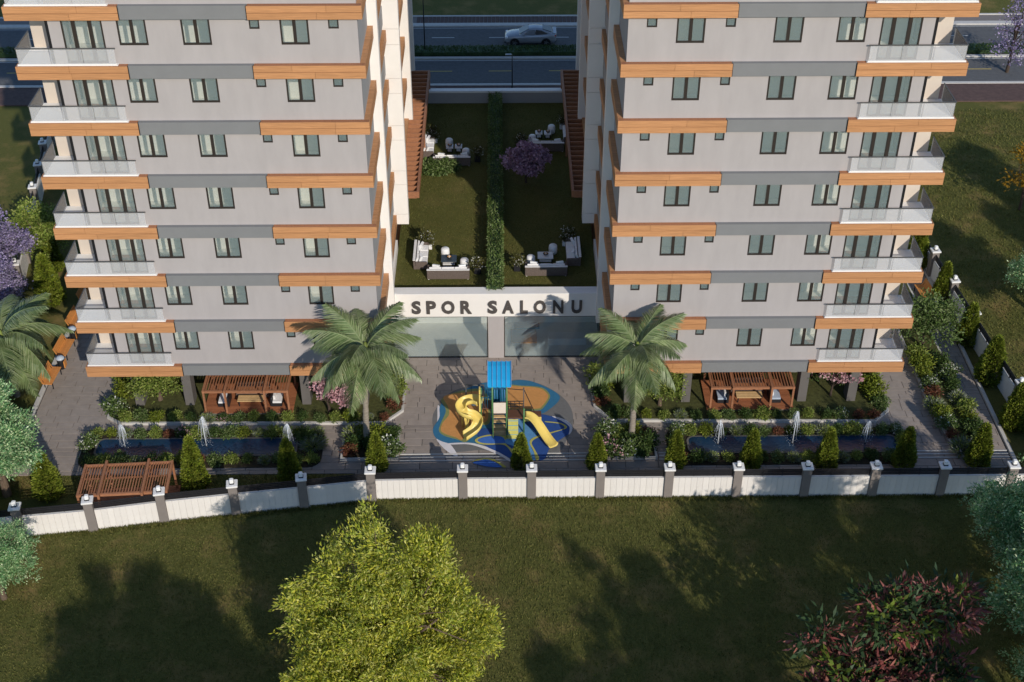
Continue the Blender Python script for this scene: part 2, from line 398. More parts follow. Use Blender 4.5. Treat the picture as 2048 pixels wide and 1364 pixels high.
for i, (_, x, y, l, h) in enumerate(full):
    dz = rng.uniform(-.003,.003)
    if i < 300: put('paving_slab', boxmesh(l-.026,h-.026,.04,'paver',.008), pave, (x+.013, y+.013, .006+dz))
    else: rest.box(x+.013,x+l-.013,y+.013,y+h-.013,.006,.045+dz)
r_ = rest.build('paving_slabs', 'paver', pave); r_['kind'] = 'stuff'
for y in (-3.85,-4.1,-4.4):                                  # pale nosings of the shallow steps
    for a, b in ((-5.6,5.2),(8.65,9.1),(22.75,25.1),(26.9,27.95)):
        MB().bbox(a,b,y-.05,y+.02,.03,.075,.01).build('step_nosing', 'nosing', pave)
# path edging
struct(MB().bbox(-26.95,-26.7,-5.4,20,-.05,.16,.02).build('path_edging', 'kerb')); struct(MB().bbox(28.0,28.22,-7.2,20,-.05,.16,.02).build('path_edging', 'kerb'))
# ---- coloured rubber play surface (thin sheets, one above the other)
SHEETS = [
('rubber_grey',[(-3.86,-1.64),(-3.92,-0.54),(-3.68,0.33),(-3.4,1.06),(-2.6,1.88),(-1.16,2.45),(0.4,2.69),(1.23,2.77),(2.47,2.25),(3.46,1.24),(3.93,0.34),(4.09,-0.62),(3.99,-1.8),(3.76,-2.41),(3.22,-3.68),(2.37,-4.34),(1.79,-4.4),(0.58,-4.61),(-0.14,-3.87),(-1.11,-3.56),(-2.42,-3.7),(-3.11,-3.47),(-3.63,-2.64)]),
('rubber_white',[(-3.86,-1.72),(-3.66,-1.02),(-3.68,0.33),(-3.55,0.25),(-3.48,-0.47),(-3.55,-1.18),(-3.78,-1.8)]),
('rubber_white',[(-3.63,-2.56),(-2.93,-2.95),(-2.42,-4.0),(-2.66,-3.99),(-3.26,-3.32)]),
('rubber_teal',[(-3.86,-1.72),(-3.54,-0.71),(-3.55,0.25),(-3.29,0.9),(-2.59,1.55),(-1.16,2.45),(0.4,2.61),(1.18,2.75),(2.11,2.42),(3.41,1.16),(2.6,-0.21),(1.88,-0.6),(0.87,-1.38),(-0.13,-2.14),(-0.87,-3.12),(-2.1,-2.96),(-2.88,-2.99),(-3.63,-2.56)]),
('rubber_green',[(-3.49,0.82),(-3.2,1.23),(-2.44,1.71),(-1.15,1.87),(-0.64,0.55),(-0.68,-1.21),(-1.23,-1.43),(-1.47,-1.9),(-1.76,-2.58),(-2.05,-2.88),(-2.49,-2.65),(-3.19,-2.34),(-3.53,-1.88),(-3.43,-1.18),(-3.19,-0.07)]),
('rubber_orange',[(-3.37,1.06),(-3.05,1.39),(-2.28,1.55),(-1.15,1.62),(-0.79,0.22),(-0.83,-1.05),(-1.53,-1.28),(-1.82,-1.58),(-1.96,-2.12),(-2.2,-2.69),(-2.6,-2.46),(-3.2,-2.15),(-3.43,-1.8),(-3.33,-1.18),(-3.0,-0.47),(-3.07,0.25)]),
('rubber_green',[(0.32,2.1),(1.22,2.18),(2.36,2.0),(2.8,1.41),(2.79,0.92),(2.46,0.19),(2.14,-0.13),(1.29,-0.12),(0.38,0.05)]),
('rubber_orange',[(0.34,1.98),(1.22,2.09),(2.25,1.92),(2.7,1.37),(2.68,0.92),(2.36,0.27),(2.1,0.03),(1.29,0.04),(0.38,0.21)]),
('rubber_white',[(-2.93,-2.99),(-1.8,-2.96),(-0.92,-3.27),(-0.14,-3.8),(0.63,-4.54),(0.53,-4.65),(-0.14,-4.02),(-0.97,-3.49),(-1.8,-3.11),(-2.83,-3.1)]),
('rubber_blue',[(-1.52,-1.9),(-0.63,-1.75),(0.11,-2.14),(0.87,-1.38),(1.88,-0.52),(2.88,-0.69),(3.57,-1.09),(3.95,-1.56),(3.93,-1.95),(3.77,-2.26),(3.1,-2.93),(2.64,-3.53),(2.32,-4.41),(1.55,-4.48),(0.63,-4.39),(-0.14,-3.8),(-0.87,-3.27),(-1.17,-2.66)]),
('rubber_white',[(2.88,-0.68),(3.58,-0.97),(3.98,-1.53),(3.95,-2.03),(3.77,-2.33),(3.84,-1.87),(3.8,-1.56),(3.47,-1.17)]),
('rubber_light',[(0.37,-0.74),(0.78,-0.51),(1.36,-1.38),(1.99,-2.31),(1.58,-2.77),(1.67,-3.52),(1.94,-4.33),(1.55,-4.44),(1.22,-3.66),(0.65,-3.28),(0.16,-2.98),(-0.18,-2.52),(0.26,-1.99)]),
('rubber_lime',[(-1.49,-2.74),(-1.22,-2.47),(-0.63,-2.29),(0.16,-2.37),(0.66,-2.22),(0.61,-1.99),(0.8,-2.3),(0.51,-2.53),(0.16,-2.9),(0.64,-3.66),(0.59,-3.95),(0.16,-3.2),(-0.82,-3.16),(-1.31,-3.04)]),
('rubber_bright',[(-1.34,-2.74),(-1.02,-2.51),(-0.48,-2.4),(0.06,-2.52),(0.21,-2.98),(0.06,-3.05),(-0.72,-3.05),(-1.16,-2.97)]),
('rubber_lime',[(1.56,-2.99),(1.84,-2.54),(2.84,-2.09),(3.54,-1.79),(3.31,-1.4),(2.52,-1.24),(2.57,-1.16),(3.36,-1.32),(3.7,-1.64),(3.54,-1.87),(2.83,-2.21),(1.98,-2.62),(1.68,-3.03),(1.86,-3.67),(2.06,-4.33),(1.89,-4.48),(1.76,-3.74)]),
('rubber_lime',[(-1.66,-4.62),(-1.3,-4.37),(-0.72,-4.29),(-0.24,-4.53),(0.24,-5.01),(0.05,-5.04),(-0.33,-4.6),(-0.77,-4.42),(-1.25,-4.48)]),
('rubber_bright',[(-1.58,-4.68),(-1.2,-4.48),(-0.77,-4.43),(-0.38,-4.64),(0.0,-5.04),(-0.62,-5.03),(-1.15,-4.88)]),
]
ps = None
for i, (m, pts) in enumerate(SHEETS):
    P = spline(pts, 6); z = .052+.004*i
    if ps is None: ps = struct(MB().poly(P, .046, z).build('play_surface', m))
    else: MB().poly(P, z).build('rubber_inlay', m, ps)
# ---- low kerb and dark lobby wall at the back of the covered area
for s in (-1, 1):
    struct(MB().bbox(-.29+s*6.6,-.29+s*22.3,3.3,3.5,0,.25,.02).build('bed_kerb', 'kerb'))
# ================================================================== THE TWO TOWERS
XC = -0.29
OPEN = [('small',7.28,7.77),('double',8.71,10.06),('small',11.02,11.50),('double',13.36,14.72),('double',16.37,17.74),('door',18.42,20.36)]
WM = {}
def winmesh(kind, w, h):
    k = (kind, round(w,3), round(h,3))
    if k in WM: return WM[k]
    f = MB(); t = .055 if kind == 'small' else .075; d0, d1 = -.012, .09
    f.box(0,t,d0,d1,0,h); f.box(w-t,w,d0,d1,0,h); f.box(t,w-t,d0,d1,0,t*1.3); f.box(t,w-t,d0,d1,h-t,h)
    if kind == 'small': cuts = [(t,w-t)]
    elif kind == 'double':
        f.box(w/2-.075,w/2+.075,d0-.006,d1,t*1.3,h-t); cuts = [(t,w/2-.075),(w/2+.075,w-t)]
    else:
        a, b = w*.30, w*.70; f.box(a-.09,a+.09,d0-.006,d1,t*1.3,h-t); f.box(b-.09,b+.09,d0-.006,d1,t*1.3,h-t); cuts = [(t,a-.09),(a+.09,b-.09),(b+.09,w-t)]
    pm = []
    for a, b in cuts:
        pm.append((a, MB().box(0,b-a,.03,.045,t*1.3,h-t).mesh('pane','window_glass')))
    WM[k] = (f.mesh('window','frame'), pm); return WM[k]
NF = 7
PR = random.Random(2)
def tower(s, label):
    T = thing('apartment_tower', label, 'building', (XC+s*14.5,0,0))
    X = lambda u: XC+s*u
    def bx(name, mat, u0, u1, y0, y1, z0, z1, par=None): return MB().box(X(u0),X(u1),y0,y1,z0,z1).build(name, mat, par or T)
    # body behind the rooms, side wall and solid upper storeys
    bx('core', 'side_grey', 6.42,22.5, 5.62,32, 2.9, 30)
    bx('upper_wall', 'facade', 6.40,20.95, 0,5.6, 3.5+3*NF, 30)
    bx('corner_wall', 'corner', 20.95,22.52, 1.95,5.6, 2.9, 30)
    bx('side_wall', 'side_grey', 6.40,6.58, .18,5.6, 2.95, 3.5+3*NF)
    bx('soffit', 'white_paint', 6.42,22.5, .02,31.9, 2.80, 2.88)
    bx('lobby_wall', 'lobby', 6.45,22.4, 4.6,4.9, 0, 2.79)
    bx('entrance_wall', 'white_wall', 6.45,22.4, 5.1,31.5, 0, 2.79)
    for u, y in ((20.45,.75),(17.6,.75),(10.9,.75),(7.6,.75)):
        bx('column', 'column', u-.25,u+.25, y-.38,y+.42, 0, 2.80)
    # white piers stepping out towards the court
    bx('pier', 'white_wall', 5.90,6.40, 4.52,5.1, 2.9, 30)
    c = MB(); zz = [5.83]
    for k in range(1,9): zz += [2.83+3*k-.22+(.01 if k == 1 else 0), 2.83+3*k+.72]
    zz = sorted(set([5.83]+[z for z in zz if z > 5.9]+[30]))
    pc = bx('pier', 'white_wall', 5.34,6.5, 11.06,11.75, 5.86, 29.9)
    for a, b in zip(zz[:-1], zz[1:]): bx('cladding_panel', 'white_wall', 5.33,6.42, 11.0,11.05, a+.012, b-.012, pc)
    bx('pier', 'white_wall', 5.72,6.42, 24.0,24.7, 5.9, 30)
    bx('pier', 'white_paint', 5.95,6.42, 31.9,32.4, 0, 12)
    # storeys
    for k in range(NF+1):
        z0 = 2.83+3*k; zt = z0+.67
        # bands
        for (nm, u0, u1) in (('inner',6.12,11.5),('outer',17.5,22.84)):
            b = bx('wood_band', 'wood_brown', u0+.03,u1-.03, -.265,0 if nm == 'inner' else 1.9, z0+.02, zt-.004)
            if nm == 'outer': pass
            for (za, zb) in ((z0, z0+.322),(z0+.348, zt)):
                cut = u0+(u1-u0)*PR.uniform(.3,.7)
                for ua, ub in ((u0,cut-.006),(cut+.006,u1)): bx('plank', 'wood', ua,ub, -.31,-.272, za, zb, b)
                e = (u0, u0+.028) if nm == 'inner' else (u1-.028, u1)
                bx('plank', 'wood', e[0],e[1], -.272,4.5 if nm == 'inner' else 1.9, za, zb, b)
        bx('grey_band', 'grey_band', 11.5,17.5, -.23,0, z0, zt)
        bx('band_joint', 'black', 11.49,11.53, -.285,-.231, z0, zt); bx('band_joint', 'black', 17.47,17.51, -.285,-.231, z0, zt)
        bx('wood_band', 'wood', 6.15,6.40, 0,4.5, z0+.02, zt-.004)
        for ya, yb, ue in ((5.12,10.98,6.05),(11.78,23.98,5.98)): 
            b = bx('wood_band', 'wood', ue,6.42, ya,yb, z0, zt)
        bx('side_panel', 'side_grey', 6.2,6.42, 5.12,10.98, z0-2.0, z0-.9) if k else None
        bx('slab', 'interior', 6.6,20.9, .02,5.6, z0+.0, zt-.03)
        if k >= 1: bx('interior_wall', 'interior', 6.6,20.8, 2.45,2.6, zt-3, z0)
        # balcony at the outer corner
        bal = bx('balcony', 'white_paint', 17.95,22.75, -.22,-.002, zt+.004, zt+.03)
        bx('balcony_floor', 'white_paint', 20.96,22.75, -.002,1.94, zt-.2, zt+.03, bal)
        bx('base_rail', 'white_paint', 17.98,22.72, -.23,-.19, zt+.032, zt+.10, bal)
        for i in range(3):
            a = 18.0+(22.66-18.0)*i/3; b_ = 18.0+(22.66-18.0)*(i+1)/3
            bx('glass_panel', 'balcony_glass', a+.012,b_-.012, -.215,-.203, zt+.10, zt+.86, bal)
        bx('glass_panel', 'balcony_glass', 22.665,22.68, -.19,1.93, zt+.04, zt+.86, bal)
        bx('handrail', 'metal_rail', 17.95,22.70, -.235,-.185, zt+.862, zt+.915, bal)
        bx('handrail', 'metal_rail', 22.65,22.70, -.185,1.93, zt+.862, zt+.915, bal)
        if k == NF: break
        bx('downpipe', 'black', 20.96,21.10, -.005,.12, zt+.03, z0+2.995)
        # front wall with openings
        wz1 = z0+3.0; w = MB(); u = 6.40
        for kind, a, b in OPEN:
            w.box(X(u),X(a),0,.2,zt,wz1)
            sill = {'small':1.76,'double':.96,'door':.06}[kind]
            w.box(X(a),X(b),0,.2,zt,zt+sill); u = b
        w.box(X(u),X(20.96),0,.2,zt,wz1); w.build('front_wall', 'facade', T)
        bx('return_wall', 'facade', 20.80,20.955, .2,1.95, zt+.03, wz1)
        p = MB()
        for a in (8.2,10.55,12.2): p.box(X(a-.06),X(a+.06),.2,2.45,zt-.03,wz1)
        p.build('partition', 'interior', T)
        for kind, a, b in OPEN:
            sill = {'small':1.76,'double':.96,'door':.06}[kind]; h = 2.33-sill-.003
            fm, pm = winmesh(kind, b-a, h)
            wo = put('window', fm, T, (min(X(a),X(b))-(XC+s*14.5), 0, zt+sill))
            for px, m in pm: put('pane', m, wo, (px,0,0))
    return T
tower(-1, 'left apartment tower, sunlit court side, timber bands and glass balconies')
tower(1, 'right apartment tower, court side in blue shade, timber bands and balconies')

# ================================================================== SPORTS HALL AND ROOF GARDEN
H = thing('sports_hall', 'low white sports hall with large windows and roof garden between the towers', 'building', (XC,5,0))
hb = lambda n, m, x0, x1, y0, y1, z0, z1, p=None: MB().box(x0,x1,y0,y1,z0,z1).build(n, m, p or H)
fas = hb('fascia', 'white_wall', XC-6.38,XC+6.38, 4.95,5.62, 3.11,4.70)
hb('coping', 'white_paint', XC-6.38,XC+6.38, 4.93,5.64, 4.701,4.74)
hb('roof_slab', 'column', XC-6.1,XC+6.1, 5.63,31.3, 3.2,3.9)
hb('interior_floor', 'interior_floor', -6.5,6.0, 5.0,14, -.1,.07); hb('back_wall', 'interior', -6.5,6.0, 8.6,8.8, .07,3.2)
hb('pier', 'facade', -.76,.18, 4.97,5.3, 0,3.11)
for a, b in ((-6.45,-.77),(.19,5.9)):
    f = MB(); f.box(a,a+.05,5.0,5.08,.05,3.1); f.box(b-.05,b,5.0,5.08,.05,3.1); f.box(a+.05,b-.05,5.0,5.08,.05,.11); f.box(a+.05,b-.05,5.0,5.08,3.04,3.1)
    w_ = f.build('window', 'frame', H); hb('pane', 'hall_glass', a+.05,b-.05, 5.03,5.045, .11,3.04, w_)
hb('gym_bench', 'white_paint', 2.9,5.2, 6.2,6.9, .07,.55); hb('gym_mat', 'play_teal', .8,2.4, 7.9,8.5, .07,.14); hb('gym_mat', 'rubber_orange', .6,2.2, 6.4,7.8, .07,.14)
LET = [('S',824.5,842.7),('P',854,873),('O',884,910),('R',922,944),('S',976,995),('A',1005,1028),('L',1041,1056),('O',1068,1092),('N',1106,1127),('U',1143,1164)]
for ch, p0, p1 in LET:
    x0 = -5.24+.02945*(p0-824); x1 = -5.24+.02945*(p1-824)
    c = bpy.data.curves.new('letter', 'FONT'); c.body = ch; c.extrude = .045; c.size = 1; c.offset = .034; c.resolution_u = 3
    t = bpy.data.objects.new('tmp', c); COL.objects.link(t); bpy.context.view_layer.update()
    me = bpy.data.meshes.new_from_object(t.evaluated_get(bpy.context.evaluated_depsgraph_get())); bpy.data.objects.remove(t)
    vs = np.array([v.co[:] for v in me.vertices]); lo, hi = vs.min(0), vs.max(0)
    for v in me.vertices:
        x = x0+(v.co.x-lo[0])/(hi[0]-lo[0])*(x1-x0); z = 3.36+(v.co.y-lo[1])/(hi[1]-lo[1])*.90
        v.co = (x-XC, 4.895-v.co.z-5, z)
    me.materials.clear(); me.materials.append(MT['letter']); me.update(); put('letter', me, fas)
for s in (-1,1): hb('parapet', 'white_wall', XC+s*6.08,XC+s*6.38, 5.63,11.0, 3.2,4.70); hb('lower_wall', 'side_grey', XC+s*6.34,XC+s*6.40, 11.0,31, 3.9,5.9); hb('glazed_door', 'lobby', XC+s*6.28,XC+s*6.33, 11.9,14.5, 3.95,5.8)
hb('rear_parapet', 'side_grey', XC-6.1,XC+6.1, 31.3,31.6, 3.2,4.9); hb('coping', 'white_paint', XC-6.1,XC+6.1, 31.25,31.75, 4.901,5.05)
struct(MB().box(XC-6.07,XC+6.07,5.64,31.29,3.905,4.05).build('roof_garden_lawn', 'lawn_garden'))
GZ = 4.05
def side_pergola(s, label):
    T = thing('roof_pergola', label, 'pergola', (XC+s*5.5,23,GZ), 0, 'timber pergolas along the roof garden')
    X = lambda u: XC+s*u
    MB().box(X(4.82),X(4.98),14.0,32.0,5.95,6.40).build('outer_beam', 'wood_dark', T); MB().box(X(6.22),X(6.32),14.0,32.0,5.95,6.38).build('wall_beam', 'wood_dark', T)
    MB().box(X(4.985),X(6.215),13.98,14.12,5.93,6.39).build('end_beam', 'wood_dark', T); MB().box(X(4.985),X(6.215),31.85,31.98,5.95,6.39).build('end_beam', 'wood_dark', T)
    for i in range(26):
        y = 14.7+.66*i; MB().box(X(4.985),X(6.215),y,y+.07,6.0,6.39).build('blade', 'wood_dark', T)
    for y in (22.9,31.6): MB().box(X(4.84),X(4.96),y,y+.12,GZ,5.95).build('post', 'wood_dark', T)
side_pergola(-1, 'timber blade pergola against the sunlit wall of the left tower')
side_pergola(1, 'timber blade pergola in shade along the right tower wall')

# ================================================================== BOUNDARY WALLS
wall_parts = {}
def pillar_mesh():
    p = MB().bbox(-.23,.23,-.23,.23,-.1,2.0,.012).mesh('pillar','pillar'); c = MB().bbox(-.29,.29,-.29,.29,0,.09,.02).mesh('cap','cap')
    b = MB().bbox(-.12,.12,-.12,.12,0,.07,.01).mesh('lamp_base','metal_dark'); l = MB().bbox(-.105,.105,-.105,.105,0,.22,.03).mesh('lamp','lamp_glass'); return p, c, b, l
PM = pillar_mesh()
def wall_run(label, pts, first=True, last=True, hb_=1.40, boards=True):
    T = thing('boundary_wall', label, 'wall', (pts[0][0],pts[0][1],0)); o = Vector((pts[0][0],pts[0][1],0))
    for i, (x, y) in enumerate(pts):
        nx = pts[min(i+1,len(pts)-1)]; pr_ = pts[max(i-1,0)]; a = math.atan2(nx[1]-pr_[1], nx[0]-pr_[0])
        if (i == 0 and not first) or (i == len(pts)-1 and not last): pass
        else:
            p = put('pillar', PM[0], T, Vector((x,y,0))-o, (0,0,a)); put('cap', PM[1], p, (0,0,2.0))
            q = put('lamp_base', PM[2], T, Vector((x,y,2.09))-o, (0,0,a)); put('lamp', PM[3], q, (0,0,.07))
        if i == len(pts)-1: break
        a = math.atan2(nx[1]-y, nx[0]-x); L = math.hypot(nx[0]-x, nx[1]-y); d = Vector((math.cos(a), math.sin(a), 0)); s = Vector((x,y,0))-o
        core = put('wall_panel', boxmesh(round(L-.47,3),.14,hb_-.02,'cap'), T, s+d*.235+Vector((-d.y,d.x,0))*-.07, (0,0,a))
        n = max(1, round((L-.47)/.32)); bw = (L-.47)/n
        if boards:
            for j in range(n):
                put('board', boxmesh(round(bw-.010,3),.035,hb_,'board'), core, (j*bw+.005,-.036,-.02 if False else 0))
        for k in range(4):
            put('rail', boxmesh(round(L-.5,3),.04,.075,'metal_dark'), core, (.01,.05,hb_+.03+.115*k))
        for j in range(1,3): put('rail_post', boxmesh(.05,.05,.46,'metal_dark'), core, ((L-.47)*j/3,.092,hb_-.02))
    return T
FR = [(-6.86,-7.42)]+[(-2.05+3.61*i,-7.33) for i in range(10)]
FL = [(-27.3,-10.35),(-24.6,-9.98),(-21.05,-9.55),(-17.54,-8.93),(-13.9,-8.40),(-10.4,-7.93),(-6.86,-7.42)]
wall_run('white boarded boundary wall running straight in front of the playground', FR[:-1]+[(30.0,-7.33)])
wall_run('white boarded boundary wall slanting towards the camera at lower left', FL, first=True, last=False)
RW = [(30.0-.082*3.5*i,-7.33+3.5*i) for i in range(13)]
wall_run('boundary wall with pillar lamps along the right lawn', RW, first=False, boards=True)
LW = [(-27.3-.165*3.3*i,-10.35+3.3*i) for i in range(15)]
wall_run('boundary wall with pillar lamps along the left lawn', LW, first=False)
# ================================================================== VEGETATION
def leafmesh(name, P, D, L, Wd, mat, seed=0, fold=.25):
    rs = np.random.RandomState(seed); n = len(P)
    D = D/np.maximum(np.linalg.norm(D,axis=1,keepdims=True),1e-6)
    A = rs.normal(size=(n,3)); Sd = np.cross(D,A); Sd /= np.maximum(np.linalg.norm(Sd,axis=1,keepdims=True),1e-6); Nn = np.cross(Sd,D)
    L = np.asarray(L).reshape(-1,1); Wd = np.asarray(Wd).reshape(-1,1)
    v = np.empty((n,4,3)); v[:,0] = P; v[:,1] = P+D*L*.45+Sd*Wd*.5+Nn*Wd*fold; v[:,2] = P+D*L; v[:,3] = P+D*L*.45-Sd*Wd*.5+Nn*Wd*fold
    me = bpy.data.meshes.new(name); me.vertices.add(4*n); me.vertices.foreach_set('co', v.reshape(-1))
    me.loops.add(4*n); me.loops.foreach_set('vertex_index', np.arange(4*n, dtype=np.int32))
    me.polygons.add(n); me.polygons.foreach_set('loop_start', np.arange(0,4*n,4, dtype=np.int32)); me.polygons.foreach_set('loop_total', np.full(n,4, dtype=np.int32))
    me.materials.append(MT[mat]); me.update(calc_edges=True); me.validate(); return me
def blobpts(blobs, n, rs, shell=.55):
    vol = np.array([b[3]*b[4]*b[5] for b in blobs]); pick = rs.choice(len(blobs), n, p=vol/vol.sum()); B = np.array(blobs)[pick]
    d = rs.normal(size=(n,3)); d /= np.linalg.norm(d,axis=1,keepdims=True); r = shell+(1-shell)*rs.rand(n,1)**.6
    r = np.where(rs.rand(n,1) < .2, rs.rand(n,1)*shell, r)
    return B[:,:3]+d*r*B[:,3:6], d
def crown(name, blobs, ncl, per, cr, L, Wd, mat, seed, up=.25, jit=.8, droop=0, shell=.6, bough=0, br=.6, spray=0):
    rs = np.random.RandomState(seed)
    if bough:                                                # boughs, each a clump of leaf clusters, with gaps between them
        C0, d0 = blobpts(blobs, bough, rs, shell); k = ncl//bough; s0 = br*(.6+.8*rs.rand(bough,1,1))
        C = (C0[:,None,:]+rs.normal(size=(bough,k,3))*s0*np.array([1,1,.6])).reshape(-1,3); d = np.repeat(d0,k,axis=0); ncl = bough*k
    else: C, d = blobpts(blobs, ncl, rs, shell)
    g = rs.normal(size=(ncl,per,3))*cr*np.array([1,1,.7])
    if spray: g = g+d[:,None,:]*(rs.rand(ncl,per,1)**1.5)*spray*rs.rand(ncl,1,1)
    P = (C[:,None,:]+g).reshape(-1,3)
    D = (np.repeat(d,per,axis=0)*.7+rs.normal(size=(ncl*per,3))*jit+np.array([0,0,up-droop])+g.reshape(-1,3)/cr*.4)
    n = len(P); return leafmesh(name, P, D, L*(.7+.6*rs.rand(n)), Wd*(.7+.6*rs.rand(n)), mat, seed), C
def limbs(name, base, top, C, r0, mat, seed, nb=26, split=.35):
    rs = np.random.RandomState(seed); m = MB(); base = Vector(base); top = Vector(top)
    pts = [base.lerp(top, t)+Vector((rs.normal()*.08*t, rs.normal()*.08*t, 0)) for t in np.linspace(0,1,7)]; pts[0] = base
    m.tube([base-Vector((0,0,.15))]+pts, [r0*1.45]+[r0*(1.25-1.0*t) for t in np.linspace(0,1,7)], 9)
    for i in rs.choice(len(C), min(nb,len(C)), replace=False):
        c = Vector(C[i]); t = split+(1-split)*rs.rand()*.8; s = base.lerp(top, t)
        if c.z < s.z+.1: s = base.lerp(top, split)
        mid = s.lerp(c,.5)+Vector((rs.normal()*.2, rs.normal()*.2, .25*abs(rs.normal())*(c-s).length*.3)); rr = r0*.42*(1.1-t)
        m.tube([s,mid,c], [rr+.02,rr*.6+.012,.012], 5)
    return m.mesh(name, mat, True)
def tree(name, label, cat, loc, blobs, ncl, per, cr, L, Wd, mat, seed, trunk_top, r0, bark='bark', group=None, nb=26, rotz=0, extra=None, **k):
    T = thing(name, label, cat, loc, 0, group); T.rotation_euler = (0,0,rotz)
    cm, C = crown('crown', blobs, ncl, per, cr, L, Wd, mat, seed, **k); put('crown', cm, T)
    put('trunk', limbs('trunk', (0,0,0), trunk_top, C, r0, bark, seed+1, nb), T)
    if extra:
        for (nm, em, e_n, e_per, eL, eW) in extra:
            em_, _ = crown(nm, blobs, e_n, e_per, cr*.7, eL, eW, em, seed+5, up=.4, shell=.85); put(nm, em_, T)
    return T
# --- the big yellow-green tree in the foreground
BIG = tree('broadleaf_tree', 'large yellow-green leafy tree on the lawn in the foreground', 'tree', (-5.0,-21.5,0),
     [(.2,.7,9.7,1.15,1.0,1.15),(-.7,.5,8.9,1.1,1.0,1.1),(1.3,.6,9.0,1.0,1.0,1.2),(2.2,.7,8.6,.8,.8,1.2),(-1.5,.4,8.2,1.3,1.2,1.1),(-2.5,.3,7.0,1.3,1.3,1.1),(.9,.3,7.8,1.6,1.5,1.3),(-1.3,.2,7.5,1.5,1.4,1.2),(-2.1,0,6.4,1.5,1.5,1.2),(2.4,.1,6.7,1.7,1.6,1.3),(.2,-.8,6.4,2.2,1.8,1.5),(-2.5,-.6,4.9,1.6,1.5,1.2),(3.3,-.2,5.6,1.4,1.4,1.1),(.6,-1.4,4.8,2.6,1.8,1.4),(-1.6,-1.8,4.0,1.9,1.6,1.3),(4.0,.1,6.0,.6,.6,.55),(2.2,-1.8,3.8,1.8,1.5,1.1),(-2.9,-1.9,3.2,1.2,1.2,1.0)],
     2000, 60, .17, .19, .06, 'leaf_yellow', 11, (.2,.2,9.0), .28, nb=120, droop=.1, shell=.70, bough=155, br=.36, spray=.6)
# --- red-leaved shrub tree, lower right
tree('photinia_tree', 'dark tree with large red and green leaves at lower right of the lawn', 'tree', (16.4,-21.6,0),
     [(-2.8,.4,4.9,1.1,1.0,1.1),(2.2,.9,6.0,1.6,1.3,1.3),(0,.7,5.9,1.6,1.4,1.2),(-1.2,-1.2,4.0,1.9,1.5,1.2),(1.3,-1.2,3.8,2.0,1.6,1.2),(-2.5,-1.9,3.1,1.2,1.2,1.0)],
     190, 15, .26, .46, .15, 'leaf_deep', 21, (0,0,4.6), .2, 'bark_dark', nb=50,
     extra=[('red_leaves','leaf_red',170,18,.42,.12),('young_leaves','leaf_lime',46,16,.44,.17)])
# --- blue-green trees
def bg_blobs(k): return [(0,0,5.8*k,1.5*k,1.4*k,1.3*k),(1.1*k,.3*k,4.4*k,1.6*k,1.5*k,1.2*k),(-1.2*k,.2*k,4.5*k,1.6*k,1.5*k,1.1*k),(0,-1*k,3.6*k,1.9*k,1.5*k,1.1*k),(-.6*k,1*k,3.5*k,1.6*k,1.5*k,1.2*k),(1.6*k,-.8*k,2.7*k,1.2*k,1.2*k,.8*k)]
BGT = tree('broadleaf_tree', 'blue-green tree leaning over the boundary wall at the lower right edge', 'tree', (25.6,-13.4,0), bg_blobs(1.0), 1080, 40, .17, .15, .07, 'leaf_bluegreen', 31, (0,0,5.4), .2, nb=60, shell=.66, bough=120, br=.28, spray=.35)
dup(BGT, (25.0,-17.8,0), 1.3, 'tall blue-green tree at the right edge beside the red-leaved tree', scale=1.12)
dup(BGT, (24.6,-21.6,0), 3.3, 'blue-green tree at the bottom right corner of the lawn', scale=.8)
dup(BGT, (-26.3,-6.9,0), 2.2, 'pale blue-green tree at the left edge overhanging the paved path', scale=.98)
dup(BGT, (-24.3,-14.3,0), 4.2, 'blue-green tree in front of the boundary wall at the lower left edge', scale=.66)
dup(BGT, (34.2,8.4,0), .5, 'blue-green tree standing on the right lawn beyond the side wall', scale=.95)
GT = tree('broadleaf_tree', 'dense mid-green tree between lilac tree and left tower', 'tree', (-30.1,15.5,0), [(0,0,3.7,1.3,1.3,1.2),(.5,.4,2.8,1.3,1.3,1),(-.6,0,2.8,1.3,1.3,1),(.1,-.6,2.2,1.3,1.2,.9)], 150, 55, .25, .19, .10, 'leaf_mid', 41, (0,0,3.2), .14, nb=20)
# planting-bed trees
ST = dup(GT, (-19.7,.9,.2), 1.1, 'small bushy green tree under the left tower beside the timber gazebo', scale=(.95,.8,.62))
dup(GT, (9.1,.1,.2), 2.3, 'small bushy green tree under the right tower behind the palm', scale=(.8,.7,.62))
MX = tree('broadleaf_tree', 'leafy tree with mottled crown beside the right path and bench', 'tree', (25.6,5.6,.2), [(0,.2,2.5,1.4,1.3,.9),(1.1,.4,2.2,1.2,1.2,.8),(-1.0,-.2,2.1,1.2,1.1,.8),(.3,-1,1.9,1.2,1.0,.7)], 110, 45, .25, .20, .10, 'leaf_hedge', 46, (0,0,2.8), .13, 'bark_dark', nb=24)
dup(MX, (26.2,7.6,.2), 2.0, 'brownish green tree behind the mottled tree on the right bed', scale=.55)
